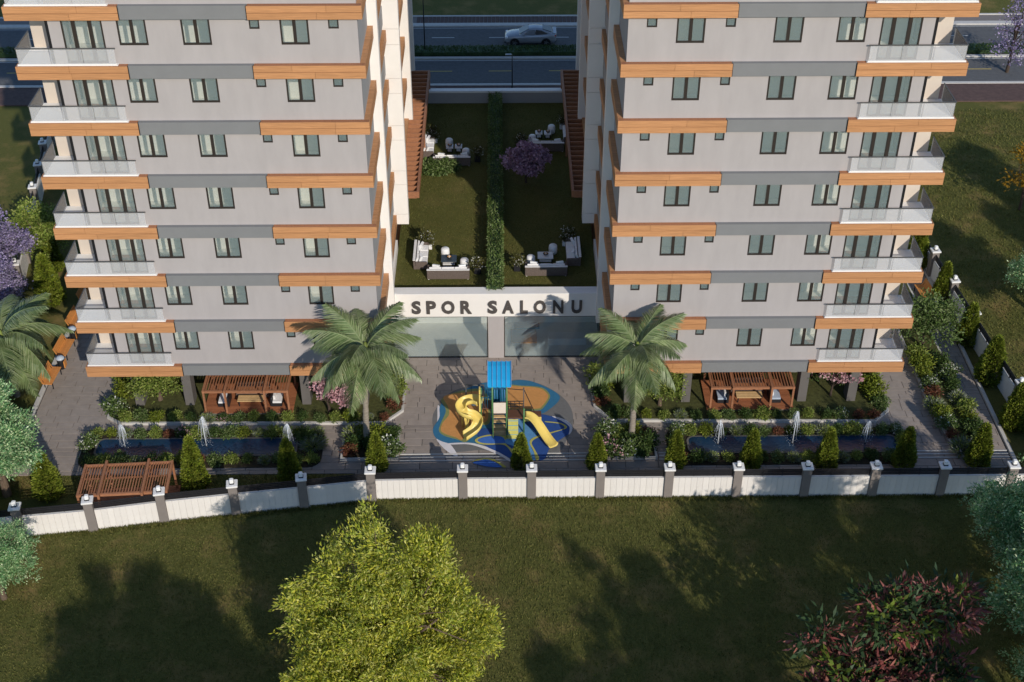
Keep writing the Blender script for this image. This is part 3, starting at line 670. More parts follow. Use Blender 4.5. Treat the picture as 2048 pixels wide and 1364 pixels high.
# lilac trees
LT = tree('lilac_tree', 'lilac-flowered tree at the left edge beyond the boundary wall', 'tree', (-32.7,13.4,0), [(0,0,4.2,1.5,1.4,1.3),(1.2,.2,3.2,1.3,1.3,1),(-1,0,3.2,1.4,1.3,1),(.1,-.9,2.6,1.5,1.3,.9)], 170, 60, .24, .16, .12, 'petal_lilac', 51, (0,0,3.6), .15, 'bark_dark', nb=26)
dup(LT, (-31.5,9.6,0), 2.1, 'lower lilac-flowered tree at the left edge nearer the palm', scale=.8)
tree('lilac_tree', 'sparse purple-flowered tree by the road at the upper right corner', 'tree', (43.0,45.0,0), [(0,0,5.6,1.0,1.0,1.5),(1.2,.2,4.4,1.3,1.3,1),(-.9,0,3.0,1.0,1,1.1),(.1,-.6,2.2,.9,.8,1.1)], 75, 26, .3, .20, .12, 'petal_lilac', 55, (0,0,5.0), .13, 'bark_dark', nb=26)
# golden tree at right edge
tree('gold_tree', 'sparse golden-leaved tree at the right edge of the lawn', 'tree', (36.9,22.2,0), [(0,0,4.0,1.0,1,.9),(.9,.2,3.0,1.0,1,.6),(-.7,0,2.6,.9,.9,.5)], 40, 26, .25, .24, .14, 'leaf_gold', 61, (0,0,3.6), .1, 'bark_dark', nb=24)
# trees outside the frame that throw the long shadows on the lawn
dup(BIG, (-10.2,-33.5,0), 1.0, 'yellow-green tree outside the lower left of the view', scale=1.0)
dup(BIG, (10.4,-36.2,0), 2.0, 'yellow-green tree outside the bottom of the view', scale=.9)
tree('broadleaf_tree', 'tall open-crowned tree outside the lower right of the view', 'tree', (26.8,-31.5,0), [(0,0,13,2.2,2,1.8),(2,0,10.5,2.4,2,1.4),(-2.2,.4,10.8,2.4,2,1.4),(-3.2,0,8.2,2,1.8,1.1),(3.4,0,8,2,1.8,1.1),(0,-1,8.6,2.4,2,1.2)],
     360, 60, .32, .30, .12, 'leaf_mid', 91, (0,0,12.5), .32, nb=90, shell=.6, bough=36, br=.55)
dup(BIG, (-7.4,-30.8,0), 2.4, 'yellow-green tree outside the bottom edge left of centre', scale=.86)
dup(BIG, (-13.2,-31.6,0), 4.4, 'yellow-green tree far outside the lower left of the view', scale=.92)
dup(BIG, (13.6,-32.6,0), .5, 'yellow-green tree outside the bottom edge right of centre', scale=1.0)
dup(BIG, (44.5,2.0,0), 2.0, 'yellow-green tree outside the right edge of the view', scale=1.0)
dup(BGT, (41.6,16.5,0), 2.0, 'blue-green tree far outside the right edge of the view', scale=1.1)
# --- flowering trees
def flower_tree(name, label, cat, loc, sc, seed, petal, blobs, ncl, per, L=.11, leaves=None, r0=.07):
    T = thing(name, label, cat, loc)
    bl = [tuple(v*sc for v in b) for b in blobs]; rs = np.random.RandomState(seed)
    cm, C = crown('blossom', bl, ncl, per, .11, L, L*1.1, petal, seed, up=.3, jit=1.0, shell=.7); put('blossom', cm, T)
    if leaves: lm, _ = crown('foliage', bl, ncl//2, per, .2, .13, .07, leaves, seed+2, shell=.3); put('foliage', lm, T)
    put('trunk', limbs('trunk', (0,0,0), (0,0,bl[0][2]*.9), C, r0, 'bark_dark', seed+1, 40), T); return T
FB = [(0,0,2.2,.9,.8,.7),(.8,.2,1.8,.8,.7,.55),(-.8,0,1.8,.8,.7,.55),(.2,-.6,1.5,.9,.7,.5)]
flower_tree('cherry_tree', 'mauve blossoming tree on the right half of the roof garden', 'tree', (1.75,19.3,GZ), 1.0, 71, 'petal_mauve', FB, 190, 16, .16, None)
flower_tree('magnolia', 'pink blossoming shrub tree right of the left gazebo', 'tree', (-9.85,-.3,.2), 1.0, 72, 'petal_pink', [(0,0,2.4,.5,.45,.55),(.15,-.1,1.5,.55,.45,.6),(-.3,0,1.9,.5,.4,.5)], 60, 16, .14, None)
flower_tree('magnolia', 'pink blossoming shrub tree behind the left palm trunk', 'tree', (-8.5,-.45,.2), .85, 73, 'petal_pink', [(0,0,1.9,.6,.5,.5),(-.4,-.1,1.3,.5,.45,.45)], 50, 16, .14, None)
flower_tree('magnolia', 'pink blossoming shrub tree between the columns of the right tower', 'tree', (19.1,.9,.2), 1.0, 74, 'petal_pink', [(0,0,1.9,1.0,.6,.5),(.9,-.1,1.5,.7,.5,.45),(-.7,0,1.8,.6,.5,.45)], 80, 16, .14, 'leaf_dark')
# --- conical evergreens
def cone_mesh(seed):
    rs = np.random.RandomState(seed); n = 5200; t = rs.rand(n)**.75; t = 1-t; a = rs.rand(n)*2*PI
    prof = np.where(t < .12, .75+t/.12*.25, (1-t)**.62*1.07); lump = 1+.12*np.sin(a*5+t*9+seed)+.08*np.sin(a*11-t*17)
    r = .62*prof*lump*(.78+.26*rs.rand(n)); P = np.stack([r*np.cos(a), r*np.sin(a), .08+2.85*t], 1)
    D = np.stack([np.cos(a)*.7, np.sin(a)*.7, np.full(n,.75)],1)+rs.normal(size=(n,3))*.35
    return leafmesh('foliage', P, D, .14+.10*rs.rand(n), .06+.04*rs.rand(n), 'leaf_conifer', seed)
CM = [cone_mesh(s) for s in (1,2,3)]
CT = MB().tube([(0,0,-.05),(0,0,1.2),(0,0,2.5)],[.07,.05,.02],7).mesh('stem','bark_dark')
def cone(x, y, h, w, i, label, z=0, grp='conical evergreens inside the front wall'):
    T = thing('conical_evergreen', label, 'evergreen', (x,y,z), 0, grp); T.rotation_euler = (0,0,i*1.7); T.scale = (w,w,h/2.9)
    put('foliage', CM[i % 3], T); put('stem', CT, T)
for i, (x, y, h, w) in enumerate([(-24.0,-7.0,2.9,1.1),(-16.3,-6.5,3.5,1.0),(-11.35,-6.1,3.0,.92),(-6.75,-5.15,2.6,.85),(1.05,-5.05,2.4,.80),(5.15,-5.1,2.4,.80),(9.4,-5.15,2.6,.82),(13.5,-5.2,2.7,.85),(17.6,-5.25,2.8,.85),(21.8,-5.25,2.8,.9),(25.9,-5.1,2.9,.95)]):
    cone(x, y, h, w, i, ORD[i]+' conical evergreen from the left behind the front boundary wall')
for i, (x, y, h, w) in enumerate([(28.9,-1.8,3.0,1.15),(28.75,2.4,3.2,1.2),(28.5,6.2,2.9,1.0),(28.1,10.6,3.0,.95),(27.5,14.8,3.4,1.1)]):
    cone(x, y, h, w, i+1, ORD[i]+' conical evergreen from the front along the right boundary wall', 0, 'conical evergreens inside the right wall')
for i, (x, y, h, w) in enumerate([(-29.2,7.3,2.9,1.1),(-28.7,11.1,3.6,1.25),(-29.6,15.0,2.6,1.1)]):
    cone(x, y, h, w, i, ORD[i]+' conical evergreen from the front along the left boundary wall', 0, 'conical evergreens inside the left wall')
# --- palms
def frond_mesh(seed, L=3.0, droop=1.0):
    rs = np.random.RandomState(seed); n = 13; pts = []
    for i in range(n):
        t = i/(n-1); pts.append(np.array([L*(t-.10*t*t*droop), 0, 1.05*t-2.0*droop*t*t]))
    P = []; D = []; Ln = []
    for k in range(112):
        t = .08+.92*k/111; j = t*(n-1); a = int(min(j,n-2)); f = j-a; p = pts[a]*(1-f)+pts[a+1]*f; tg = pts[a+1]-pts[a]; tg /= np.linalg.norm(tg)
        for s in (-1,1):
            P.append(p); d = tg*.75+np.array([0,s,0])*.9+np.array([0,0,-.30-.2*rs.rand()]); D.append(d+rs.normal(size=3)*.07); Ln.append((.25+.80*math.sin(PI*min(1,.12+t*.92)))*(.85+.3*rs.rand()))
    P = np.array(P); D = np.array(D); Ln = np.array(Ln); D /= np.linalg.norm(D,axis=1,keepdims=True)
    v = []; fcs = []
    for p, d, l in zip(P,D,Ln):                              # a leaflet bends down at its end
        sd_ = np.cross(d,[0,0,1]); sd_ /= np.linalg.norm(sd_); w_ = .043; b = len(v)
        m_ = p+d*l*.5; e = p+d*l*.95+np.array([0,0,-.22*l])
        v += [p-sd_*w_*.3, p+sd_*w_*.3, m_+sd_*w_*.5, m_-sd_*w_*.5, e]; fcs += [(b,b+1,b+2,b+3),(b+3,b+2,b+4)]
    me = bpy.data.meshes.new('frond'); me.from_pydata([tuple(q) for q in v], [], fcs); me.materials.append(MT['leaf_palm']); me.update()
    st = MB().tube([tuple(q) for q in pts],[.045-.035*i/(n-1) for i in range(n)],5).mesh('midrib','leaf_palm'); return me, st
FM = [frond_mesh(1,3.1,.85), frond_mesh(2,3.0,1.1), frond_mesh(3,2.8,1.35)]
def palm(label, base, top, sc, seed, nf=19):
    rs = np.random.RandomState(seed); T = thing('palm_tree', label, 'palm tree', base); b = Vector(base); tp = Vector(top)-b
    pts = [Vector((tp.x*t**1.6, tp.y*t**1.6, tp.z*t)) for t in np.linspace(0,1,26)]
    MB().tube([pts[0]-Vector((0,0,.15))]+pts, [.23]+[(.19-.075*t)*(1+.07*((i % 2)*2-1)) for i, t in enumerate(np.linspace(0,1,26))], 10).build('trunk','palm_bark',T,True,False)
    MB().lathe([(.10,0),(.17,.25),(.16,.55),(.06,.95)],(tp.x,tp.y,tp.z-.25),10).build('crownshaft','leaf_mid',T,True,False)
    for i in range(nf):
        a = 2.399*i+rs.uniform(-.2,.2); q = i/nf; el = R(62-88*q+rs.uniform(-8,8)); m = FM[0 if q < .35 else (1 if q < .7 else 2)]
        f = put('frond', m[0], T, tp+Vector((0,0,.25-.25*q)), (rs.uniform(-.25,.25), -el*(.74 if q < .3 else .6), a), (sc*(.9+.15*rs.rand()),)*3); put('midrib', m[1], f)
    return T
palm('tall feather palm left of the playground in a square planter', (-7.48,-2.9,.2), (-7.15,-2.95,6.35), 1.18, 3, 20)
palm('tall feather palm right of the playground in a square planter', (7.22,-3.0,.2), (7.2,-3.0,6.3), 1.08, 8, 17)
palm('feather palm at the left edge above the path', (-28.2,1.6,0), (-28.0,1.2,4.3), 1.3, 5)
# --- low shrubs
def shrub_mesh(kind, seed):
    rs = np.random.RandomState(seed)
    if kind == 'tuft':                                       # dome of narrow silvery blades
        n = 420; a = rs.rand(n)*2*PI; e = rs.rand(n)**.6*1.35; D = np.stack([np.cos(a)*np.sin(e), np.sin(a)*np.sin(e), np.cos(e)],1)
        return [('foliage', leafmesh('foliage', D*np.array([.22,.22,.12]), D, .32+.16*rs.rand(n), np.full(n,.035), 'leaf_silver', seed)), ('base_leaves', crown('base_leaves', [(0,0,.18,.36,.36,.22)], 30, 10, .08, .14, .05, 'leaf_mid', seed+2)[0])]
    bl = [(0,0,.34,.36,.34,.30),(.22,.1,.26,.28,.26,.22),(-.22,-.06,.26,.27,.27,.22),(.02,.24,.24,.26,.22,.2),(.03,-.24,.24,.26,.22,.2)]
    mat = {'green':'leaf_mid','dark':'leaf_dark','hedge':'leaf_hedge','rust':'leaf_rust','pale':'leaf_conifer','white':'leaf_hedge','pink':'leaf_dark'}[kind]
    out = [('foliage', crown('foliage', bl, 75, 11, .075, .13, .062, mat, seed, shell=.7)[0])]
    if kind == 'white': out.append(('blossom', crown('blossom', bl, 30, 4, .06, .075, .075, 'petal_white', seed+1, shell=.95)[0]))
    if kind == 'pink': out.append(('blossom', crown('blossom', bl, 34, 5, .06, .085, .08, 'petal_pink', seed+1, shell=.95)[0]))
    return out
SK = {k: [shrub_mesh(k, 100+7*i+j*31) for j in range(2)] for i, k in enumerate(['green','dark','hedge','rust','pale','white','pink','tuft'])}
DESC = {'green':'leafy green shrub','dark':'dark green shrub','hedge':'speckled green shrub','rust':'low rust-red shrub','pale':'yellow-green shrub','white':'white-flecked green shrub','pink':'pink-flowered dark shrub','tuft':'dome of silvery ornamental grass'}
SR = random.Random(9)
STEM = MB().tube([(0,0,-.06),(0,0,.3)],[.035,.02],6).mesh('stem','bark_dark')
def row(where, grp, pts, kinds, z=.2, s0=1.0):
    for i, (x, y) in enumerate(pts):
        k = kinds[i % len(kinds)]
        T = thing('ornamental_grass' if k == 'tuft' else 'shrub', '%s, %s %s' % (DESC[k], ORD[i], where), 'grass clump' if k == 'tuft' else 'shrub', (x+SR.uniform(-.08,.08), y+SR.uniform(-.08,.08), z), 0, grp)
        T.rotation_euler = (0,0,SR.uniform(0,6.28)); s = s0*SR.uniform(.85,1.2)*(.75 if k == 'rust' else 1); T.scale = (s*SR.uniform(.95,1.15),s*SR.uniform(.95,1.15),s*SR.uniform(.85,1.15))
        for nm, me in SK[k][SR.randrange(2)]: put(nm, me, T)
        put('stem', STEM, T)
def line(x0, y0, x1, y1, n): return [(x0+(x1-x0)*i/(n-1), y0+(y1-y0)*i/(n-1)) for i in range(n)]
K1 = ['white','green','pale','green','tuft','dark','hedge','rust','pale','green','tuft','dark','green','pale','hedge']
K2 = ['green','pale','tuft','hedge','green','rust','pink','green','dark','hedge','pale','tuft','green']
K3 = ['dark','green','hedge','tuft','pink','green','pale','rust','hedge','green','dark','tuft','hedge']
row('from left along the front kerb of the left tower bed', 'shrubs in the left tower bed', line(-21.3,-.85,-6.7,-.95,17), ['green','hedge','pale','green','dark','tuft','pink','hedge','green','dark','green','dark','hedge','green','pale','tuft','rust'], s0=.74)
row('from the front on the left edge of the left tower bed', 'shrubs in the left tower bed', line(-22.0,-.1,-21.9,2.6,4), ['white','pale','pale','green'], s0=1.25)
row('from the front on the court edge of the left tower bed', 'shrubs in the left tower bed', line(-6.1,.1,-6.2,3.0,5), ['rust','pale','green','pale','white'], s0=1.15)
row('from left along the front kerb of the right tower bed', 'shrubs in the right tower bed', line(6.5,-.85,21.2,-1.05,17), ['dark','hedge','pale','green','tuft','dark','green','hedge','dark','green','dark','hedge','green','dark','white','rust','rust'], s0=.74)
row('from the front on the court edge of the right tower bed', 'shrubs in the right tower bed', line(5.75,.3,5.7,3.0,5), ['rust','dark','pale','pale','green'], s0=1.15)
row('from the front on the outer edge of the right tower bed', 'shrubs in the right tower bed', line(21.75,-.1,21.5,2.8,5), ['hedge','pale','pale','green','pale'], s0=1.2)
row('from left behind the left pond', 'shrubs round the left pond', line(-22.6,-2.2,-10.4,-2.2,16), K2, .1, .82)
row('from left in front of the left pond', 'shrubs round the left pond', line(-22.6,-4.45,-10.4,-4.45,15), K3, .1, .78)
row('at the ends of the left pond', 'shrubs round the left pond', [(-22.8,-3.2),(-10.5,-3.25),(-10.9,-2.7)], ['white','tuft','dark'], .1, 1.15)
row('from left behind the right pond', 'shrubs round the right pond', line(9.8,-2.3,22.1,-2.3,16), K1, .1, .82)
row('from left in front of the right pond', 'shrubs round the right pond', line(9.8,-4.5,22.1,-4.5,15), ['rust','dark','tuft','green','dark','dark','hedge','tuft','green','dark','tuft','green','dark','hedge','dark'], .1, .78)
row('at the ends of the right pond', 'shrubs round the right pond', [(9.7,-3.3),(22.35,-3.0)], ['dark','green'], .1, 1.0)
row('in the square planter of the left palm', 'shrubs at the foot of the left palm', [(-8.3,-2.6),(-7.6,-2.4),(-6.8,-2.5),(-6.1,-2.5),(-8.2,-3.4),(-7.2,-3.3),(-8.3,-4.0),(-6.2,-3.9),(-6.9,-4.0)], ['tuft','green','pale','dark','dark','dark','rust','white','green'], .2, 1.15)
row('in the square planter of the right palm', 'shrubs at the foot of the right palm', [(5.9,-2.6),(6.6,-2.5),(7.4,-2.5),(8.1,-2.7),(6.2,-3.3),(7.1,-3.4),(8.0,-3.5),(5.9,-4.0),(6.8,-4.1),(7.7,-4.1)], ['white','green','pale','rust','green','dark','dark','pink','white','dark'], .2, 1.2)
row('from the front on the inner edge of the right strip bed', 'shrubs in the right strip bed', [(25.4,-4.0),(25.1,-2.9),(25.0,-2.0),(24.95,-1.1),(24.9,-.2),(24.95,.7),(25.0,1.6),(24.95,2.6),(24.95,3.5),(25.0,4.5)], ['tuft','rust','white','pale','tuft','rust','white','pale','pale','green'], .2, 1.15)
row('from the front on the outer edge of the right strip bed', 'shrubs in the right strip bed', [(26.4,-3.6),(26.5,-2.5),(26.45,-1.5),(26.45,-.6),(26.4,.4),(26.4,1.5),(26.4,2.6),(26.3,3.8)], ['hedge','dark','pale','green','tuft','dark','white','dark'], .2, 1.1)
row('in the roof garden by the left pergola', 'roof garden shrubs', [(-4.9,20.6),(-4.2,20.7),(-3.6,20.9)], ['hedge','hedge','hedge'], GZ, 1.3)
# --- clipped hedges
def hedge(name, label, x0, x1, y0, y1, z0, z1, n, seed, mat='leaf_hedge', kind=None):
    rs = np.random.RandomState(seed); T = thing(name, label, 'hedge', ((x0+x1)/2,(y0+y1)/2,z0)); w, d, h = (x1-x0)/2, (y1-y0)/2, z1-z0
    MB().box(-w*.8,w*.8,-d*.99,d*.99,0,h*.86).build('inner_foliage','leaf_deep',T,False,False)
    A = np.array([2*d*h,2*d*h,4*w*d,2*w*h]); f = rs.choice(4,n,p=A/A.sum()); q = rs.rand(n,2)*2-1
    P = np.zeros((n,3)); D = np.zeros((n,3))
    for i, (nx, ny, nz_) in enumerate(((1,0,0),(-1,0,0),(0,0,1),(0,-1,0))):
        k = f == i; m_ = k.sum()
        if i < 2: P[k] = np.stack([np.full(m_,nx*w), q[k,0]*d, (q[k,1]*.5+.5)*h],1)
        elif i == 2: P[k] = np.stack([q[k,0]*w, q[k,1]*d, np.full(m_,h)],1)
        else: P[k] = np.stack([q[k,0]*w, np.full(m_,-d), (q[k,1]*.5+.5)*h],1)
        D[k] = (nx,ny,nz_)
    P *= 1+rs.normal(size=(n,1))*np.array([[.10,.001,.06]]); P -= D*.06; D = D+rs.normal(size=(n,3))*.7
    put('foliage', leafmesh('foliage', P, D, .10+.08*rs.rand(n), .05+.035*rs.rand(n), mat, seed), T); return T
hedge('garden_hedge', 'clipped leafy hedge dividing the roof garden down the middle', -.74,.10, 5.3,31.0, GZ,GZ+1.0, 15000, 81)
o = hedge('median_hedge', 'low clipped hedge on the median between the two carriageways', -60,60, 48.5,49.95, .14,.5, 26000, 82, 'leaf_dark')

# --- grass blades on the lawns (stuff)
def blades(name, n, samp, seed, L=.13, Wd=.032, z=0):
    rs = np.random.RandomState(seed); P = samp(rs, n); P = np.concatenate([P, np.full((len(P),1), z-.01)], 1); m_ = len(P)
    D = np.concatenate([rs.normal(size=(m_,2))*.45, np.ones((m_,1))], 1)
    o = put(name, leafmesh(name, P, D, L*(.6+.8*rs.rand(m_)), Wd*(.7+.6*rs.rand(m_)), 'grass_blade', seed)); o['kind'] = 'stuff'; o['label'] = LBL[name+str(seed)]; o['category'] = 'grass'
LBL = {'grass_blades1':'short grass blades over the foreground lawn','grass_blades2':'longer grass tufts along the foot of the front boundary wall','grass_blades3':'short grass blades on the right lawn','grass_blades4':'short grass blades on the roof garden lawn','grass_blades5':'grass on the strip behind the front wall at left'}
def front(rs, n):
    y = -20.5+13.1*rs.rand(n); x = (rs.rand(n)*2-1)*(30-.15*(-7.4-y))
    fy = np.where(x < -6.86, -7.42+.149*(x+6.86), -7.35); k = y < fy-.1; return np.stack([x,y],1)[k]
def foot(rs, n):
    x = -27+56*rs.rand(n); fy = np.where(x < -6.86, -7.42+.149*(x+6.86), -7.35); return np.stack([x, fy-.13-np.abs(rs.normal(size=n))*.12],1)
blades('grass_blades', 125000, front, 1, .12, .034); blades('grass_blades', 16000, foot, 2, .20, .03)
blades('grass_blades', 40000, lambda rs, n: np.stack([29.8+16*rs.rand(n), -6+44*rs.rand(n)],1), 3, .16, .05)
blades('grass_blades', 30000, lambda rs, n: np.stack([XC-6+12*rs.rand(n), 5.7+25.4*rs.rand(n)],1), 4, .08, .035, GZ)
blades('grass_blades', 9000, lambda rs, n: np.stack([-27+18.5*rs.rand(n), -7.2+1.75*rs.rand(n)],1), 5, .12, .035)
# ================================================================== GARDEN FURNITURE AND STRUCTURES
def slat_pergola(label, loc, W_, D_, H_, deck=True, ns=34, rot=0, bays=(0,.26,.73,1), name='timber_gazebo', wood='wood_dark'):
    """front edge along y=0 (camera side), roof runs back D_; slats run front to back"""
    T = thing(name, label, 'pergola', loc); T.rotation_euler = (0,0,rot)
    b = lambda n, x0,x1,y0,y1,z0,z1,m=wood,p=None: MB().box(x0,x1,y0,y1,z0,z1).build(n,m,p or T,False,False)
    if deck:
        dk = b('deck', -.1,W_+.1,.0,D_+.1,-.06,.07,'column'); n = 14; w = (D_+.1)/n
        for i in range(n): b('deck_board', -.12,W_+.12,w*i+.006,w*(i+1)-.006,.072,.105,'deck',dk)
    for i, f in enumerate(bays):
        x = f*(W_-.12); tall = 0 < i < len(bays)-1; e = .14 if tall else 0
        b('rafter', x,x+.12,-.06-e,D_+.02+e,H_-.02+e*.6,H_+.13+e*.6)
        b('post', x+.005,x+.115,-.05-e,.06-e,-.1,H_-.021+e*.6); b('post', x+.005,x+.115,D_-.10+e,D_+e,-.1,H_-.021+e*.6)
    for j in range(len(bays)-1):
        x0 = bays[j]*(W_-.12)+.121; x1 = bays[j+1]*(W_-.12)-.001
        b('beam', x0,x1,-.04,.08,H_-.03,H_+.11); b('beam', x0,x1,D_-.1,D_,H_-.03,H_+.11); b('beam', x0,x1,D_*.55,D_*.55+.07,H_-.05,H_+.02)
        n = max(2, round((x1-x0)/(W_/ns))); st = (x1-x0)/n
        for k in range(n):
            x = x0+st*(k+.3); b('slat', x,x+st*.34,.081,D_-.101,H_+.022,H_+.10)
    return T
slat_pergola('timber slatted gazebo on a deck under the left tower', (-16.85,-.5,.22), 4.85,2.7,1.60, ns=30)
slat_pergola('shaded timber slatted gazebo on a deck under the right tower', (11.85,-.45,.22), 4.75,2.7,1.60, ns=30)
slat_pergola('timber slatted pergola behind the boundary wall at lower left', (-21.75,-9.05,.0), 4.6,2.35,1.82, True, 32, R(3.5), (0,.24,.73,1), 'timber_pergola')
def seatset(x, y, z, side):
    n = side
    T = thing('lounge_table', 'low plank table in the middle of the %s gazebo' % n, 'table', (x,y,z))
    b = lambda nn,m,x0,x1,y0,y1,z0,z1,p: MB().bbox(x0,x1,y0,y1,z0,z1,.01).build(nn,m,p,False,False)
    for i in range(4): b('plank','step_wood',-.75,.75,-.3+.15*i+.008,-.3+.15*(i+1)-.008,.36,.40,T)
    for sx in (-.65,.65):
        for sy in (-.22,.22): b('leg','metal_dark',sx-.03,sx+.03,sy-.03,sy+.03,0,.36,T)
    T = thing('garden_sofa', 'brown sofa at the back of the %s gazebo' % n, 'sofa', (x,y+.85,z))
    b('base','wicker',-.95,.95,-.3,.35,.05,.30,T); b('backrest','wicker',-.95,.95,.22,.36,.30,.72,T); b('cushion','wood_brown',-.9,.9,-.3,.21,.30,.42,T)
    for sx, w in ((-1.55,'left'),(1.5,'right')):
        T = thing('garden_armchair', '%s armchair with pale cushions in the %s gazebo' % (w, n), 'armchair', (x+sx,y+.1,z)); T.rotation_euler = (0,0,PI/2*(1 if sx > 0 else -1))
        b('base','metal_dark',-.45,.45,-.3,.35,.05,.26,T); b('backrest','metal_dark',-.45,.45,.25,.35,.26,.66,T); b('cushion','cushion' if n == 'left' else 'bin_blue',-.4,.4,-.28,.23,.262,.37,T)
        b('pillow','cushion',-.18,.2,.1,.22,.372,.60,T)
seatset(-14.35,.35,.325,'left'); seatset(14.25,.4,.325,'right')
# ---- benches and bins along the side paths
def bench(label, loc, rot):
    T = thing('park_bench', label, 'bench', loc, 0, 'timber benches along the paths'); T.rotation_euler = (0,0,rot)
    b = lambda nn,m,x0,x1,y0,y1,z0,z1: MB().bbox(x0,x1,y0,y1,z0,z1,.008).build(nn,m,T,False,False)
    for i in range(4): b('seat_slat','bench_wood',-.85,.85,-.28+.135*i,-.28+.135*i+.125,.42,.46)
    for i in range(4):
        y = .28+.045*i; z = .50+.115*i; MB().obox((0,y,z),(.85,0,0),(0,.014,-.004),(0,.018,.053)).build('back_slat','bench_wood',T,False,False)
    for sx in (-.7,.7):
        m = MB(); m.bar((sx,-.26,0),(sx,-.26,.42),.05,.05); m.bar((sx,.22,0),(sx,.22,.42),.05,.05); m.bar((sx,.24,.40),(sx,.46,.92),.05,.04); m.bar((sx,-.28,.395),(sx,.26,.395),.05,.05); m.build('leg','metal_dark',T,False,False)
for i, (x, y) in enumerate([(-26.45,2.9),(-26.35,5.7),(-26.4,8.7),(-26.45,11.6)]): bench(['nearest bench on the left path, beside the bin','second bench on the left path, beyond the bin','third bench on the left path, half hidden by a balcony','farthest bench on the left path, mostly hidden by a balcony'][i], (x,y,.045), R(90-4))
bench('bench on the right path beyond the mottled tree', (27.1,11.2,.045), R(-90+6))
def bin_(label, loc):
    T = thing('litter_bin', label, 'bin', loc, 0, 'litter bins')
    MB().lathe([(.17,0),(.19,.02),(.23,.62),(.24,.66),(.20,.66),(.19,.3)],n=14).build('basket','metal_dark',T,True,False)
    MB().lathe([(.26,.72),(.25,.78),(.14,.88),(.0,.90)],n=14).build('lid','bin_blue',T,True,False)
    for a in range(3): t = a*2.09; MB().bar((.215*math.cos(t),.215*math.sin(t),.6),(.235*math.cos(t),.235*math.sin(t),.74),.03,.03).build('bracket','metal_dark',T,False,False)
    MB().bbox(.20,.26,-.2,.2,.15,.6,.01).build('wood_panel','bench_wood',T,False,False)
bin_('litter bin with pale domed lid between benches on the left path', (-26.25,4.2,.045)); bin_('litter bin with pale domed lid by the bench on the right path', (27.25,9.7,.045)); bin_('litter bin beyond the second bench on the left path', (-26.3,7.2,.045))
# ---- roof garden lounge sets
def cush(b, x0,x1,y0,y1,z0,z1): return b.bbox(x0,x1,y0,y1,z0,z1,.045)
def sofa(label, loc, rot, L=2.5, group='roof garden sofas'):
    T = thing('garden_sofa', label, 'sofa', loc, 0, group); T.rotation_euler = (0,0,rot); h = L/2
    MB().bbox(-h,h,-.42,.42,.05,.30,.02).build('base','wicker',T,False,False); MB().bbox(-h,h,.30,.43,.302,.68,.02).build('back_frame','wicker',T,False,False)
    for s in (-1,1): MB().bbox(s*h,s*(h-.12),-.42,.29,.302,.55,.02).build('armrest','wicker',T,False,False)
    MB().bbox(-h-.01,h+.01,.29,.45,.682,.715,.012).build('top_rail','cushion',T,False,False)
    n = 3; w = (L-.26)/n
    for i in range(n):
        a = -h+.13+w*i; cush(MB(),a+.01,a+w-.01,-.42,.12,.303,.44).build('seat_cushion','cushion',T,False,False)
        m = MB(); m.obox((a+w/2,.21,.58),(w/2-.02,0,0),(0,.055,.02),(0,-.055,.16)); m.build('back_cushion','cushion',T,False,False)
    m = MB(); m.obox((-h+.45,.02,.60),(.2,.05,0),(-.03,.07,.02),(0,-.07,.18)); m.build('pillow','ceramic',T,False,False)
    m = MB(); m.obox((h-.55,.02,.60),(.2,-.06,0),(.03,.07,.02),(0,-.07,.18)); m.build('pillow','ceramic',T,False,False)
    for sx in (-1,1):
        for sy in (-1,1): MB().box(sx*(h-.1)-.03,sx*(h-.1)+.03,sy*.36-.03,sy*.36+.03,0,.06).build('foot','cushion',T,False,False)
def pouf(label, loc, h=.62):
    T = thing('garden_stool', label, 'stool', loc, 0, 'white ceramic stools on the roof garden')
    MB().lathe([(.20,0),(.25,.06),(.275,h*.5),(.25,h-.06),(.2,h-.01),(.0,h)],n=18).build('body','ceramic',T,True,False); MB().lathe([(.255,h*.16),(.268,h*.2),(.268,h*.24),(.255,h*.28)],n=18).build('ring','white_paint',T,True,False)
def ctable(label, loc, w, d, top, h=.42):
    T = thing('coffee_table', label, 'table', loc, 0, 'roof garden tables')
    MB().bbox(-w/2,w/2,-d/2,d/2,h-.06,h,.012).build('tabletop',top,T,False,False)
    for sx in (-1,1):
        for sy in (-1,1): MB().box(sx*(w/2-.08)-.03,sx*(w/2-.08)+.03,sy*(d/2-.08)-.03,sy*(d/2-.08)+.03,0,h-.061).build('leg','metal_dark',T,False,False)
    MB().bbox(-w/2+.06,w/2-.06,-d/2+.06,d/2-.06,.12,.15,.01).build('shelf','white_paint',T,False,False)
    T2 = thing('table_bowl', 'bowl of fruit on the '+label.replace('coffee ','').replace('square ','').replace(' lounge set',' set'), 'bowl', (loc[0]+.02,loc[1],loc[2]+h))
    MB().lathe([(.05,0),(.13,.05),(.17,.11),(.15,.11),(.0,.06)],n=14).build('bowl','black',T2,True,False)
    for i in range(4): a = i*1.6; MB().lathe([(.0,0),(.045,.03),(.05,.06),(.03,.1),(.0,.11)],(.07*math.cos(a),.07*math.sin(a),.07),8).build('fruit','play_cream' if i % 2 else 'rubber_orange',T2,True,False)
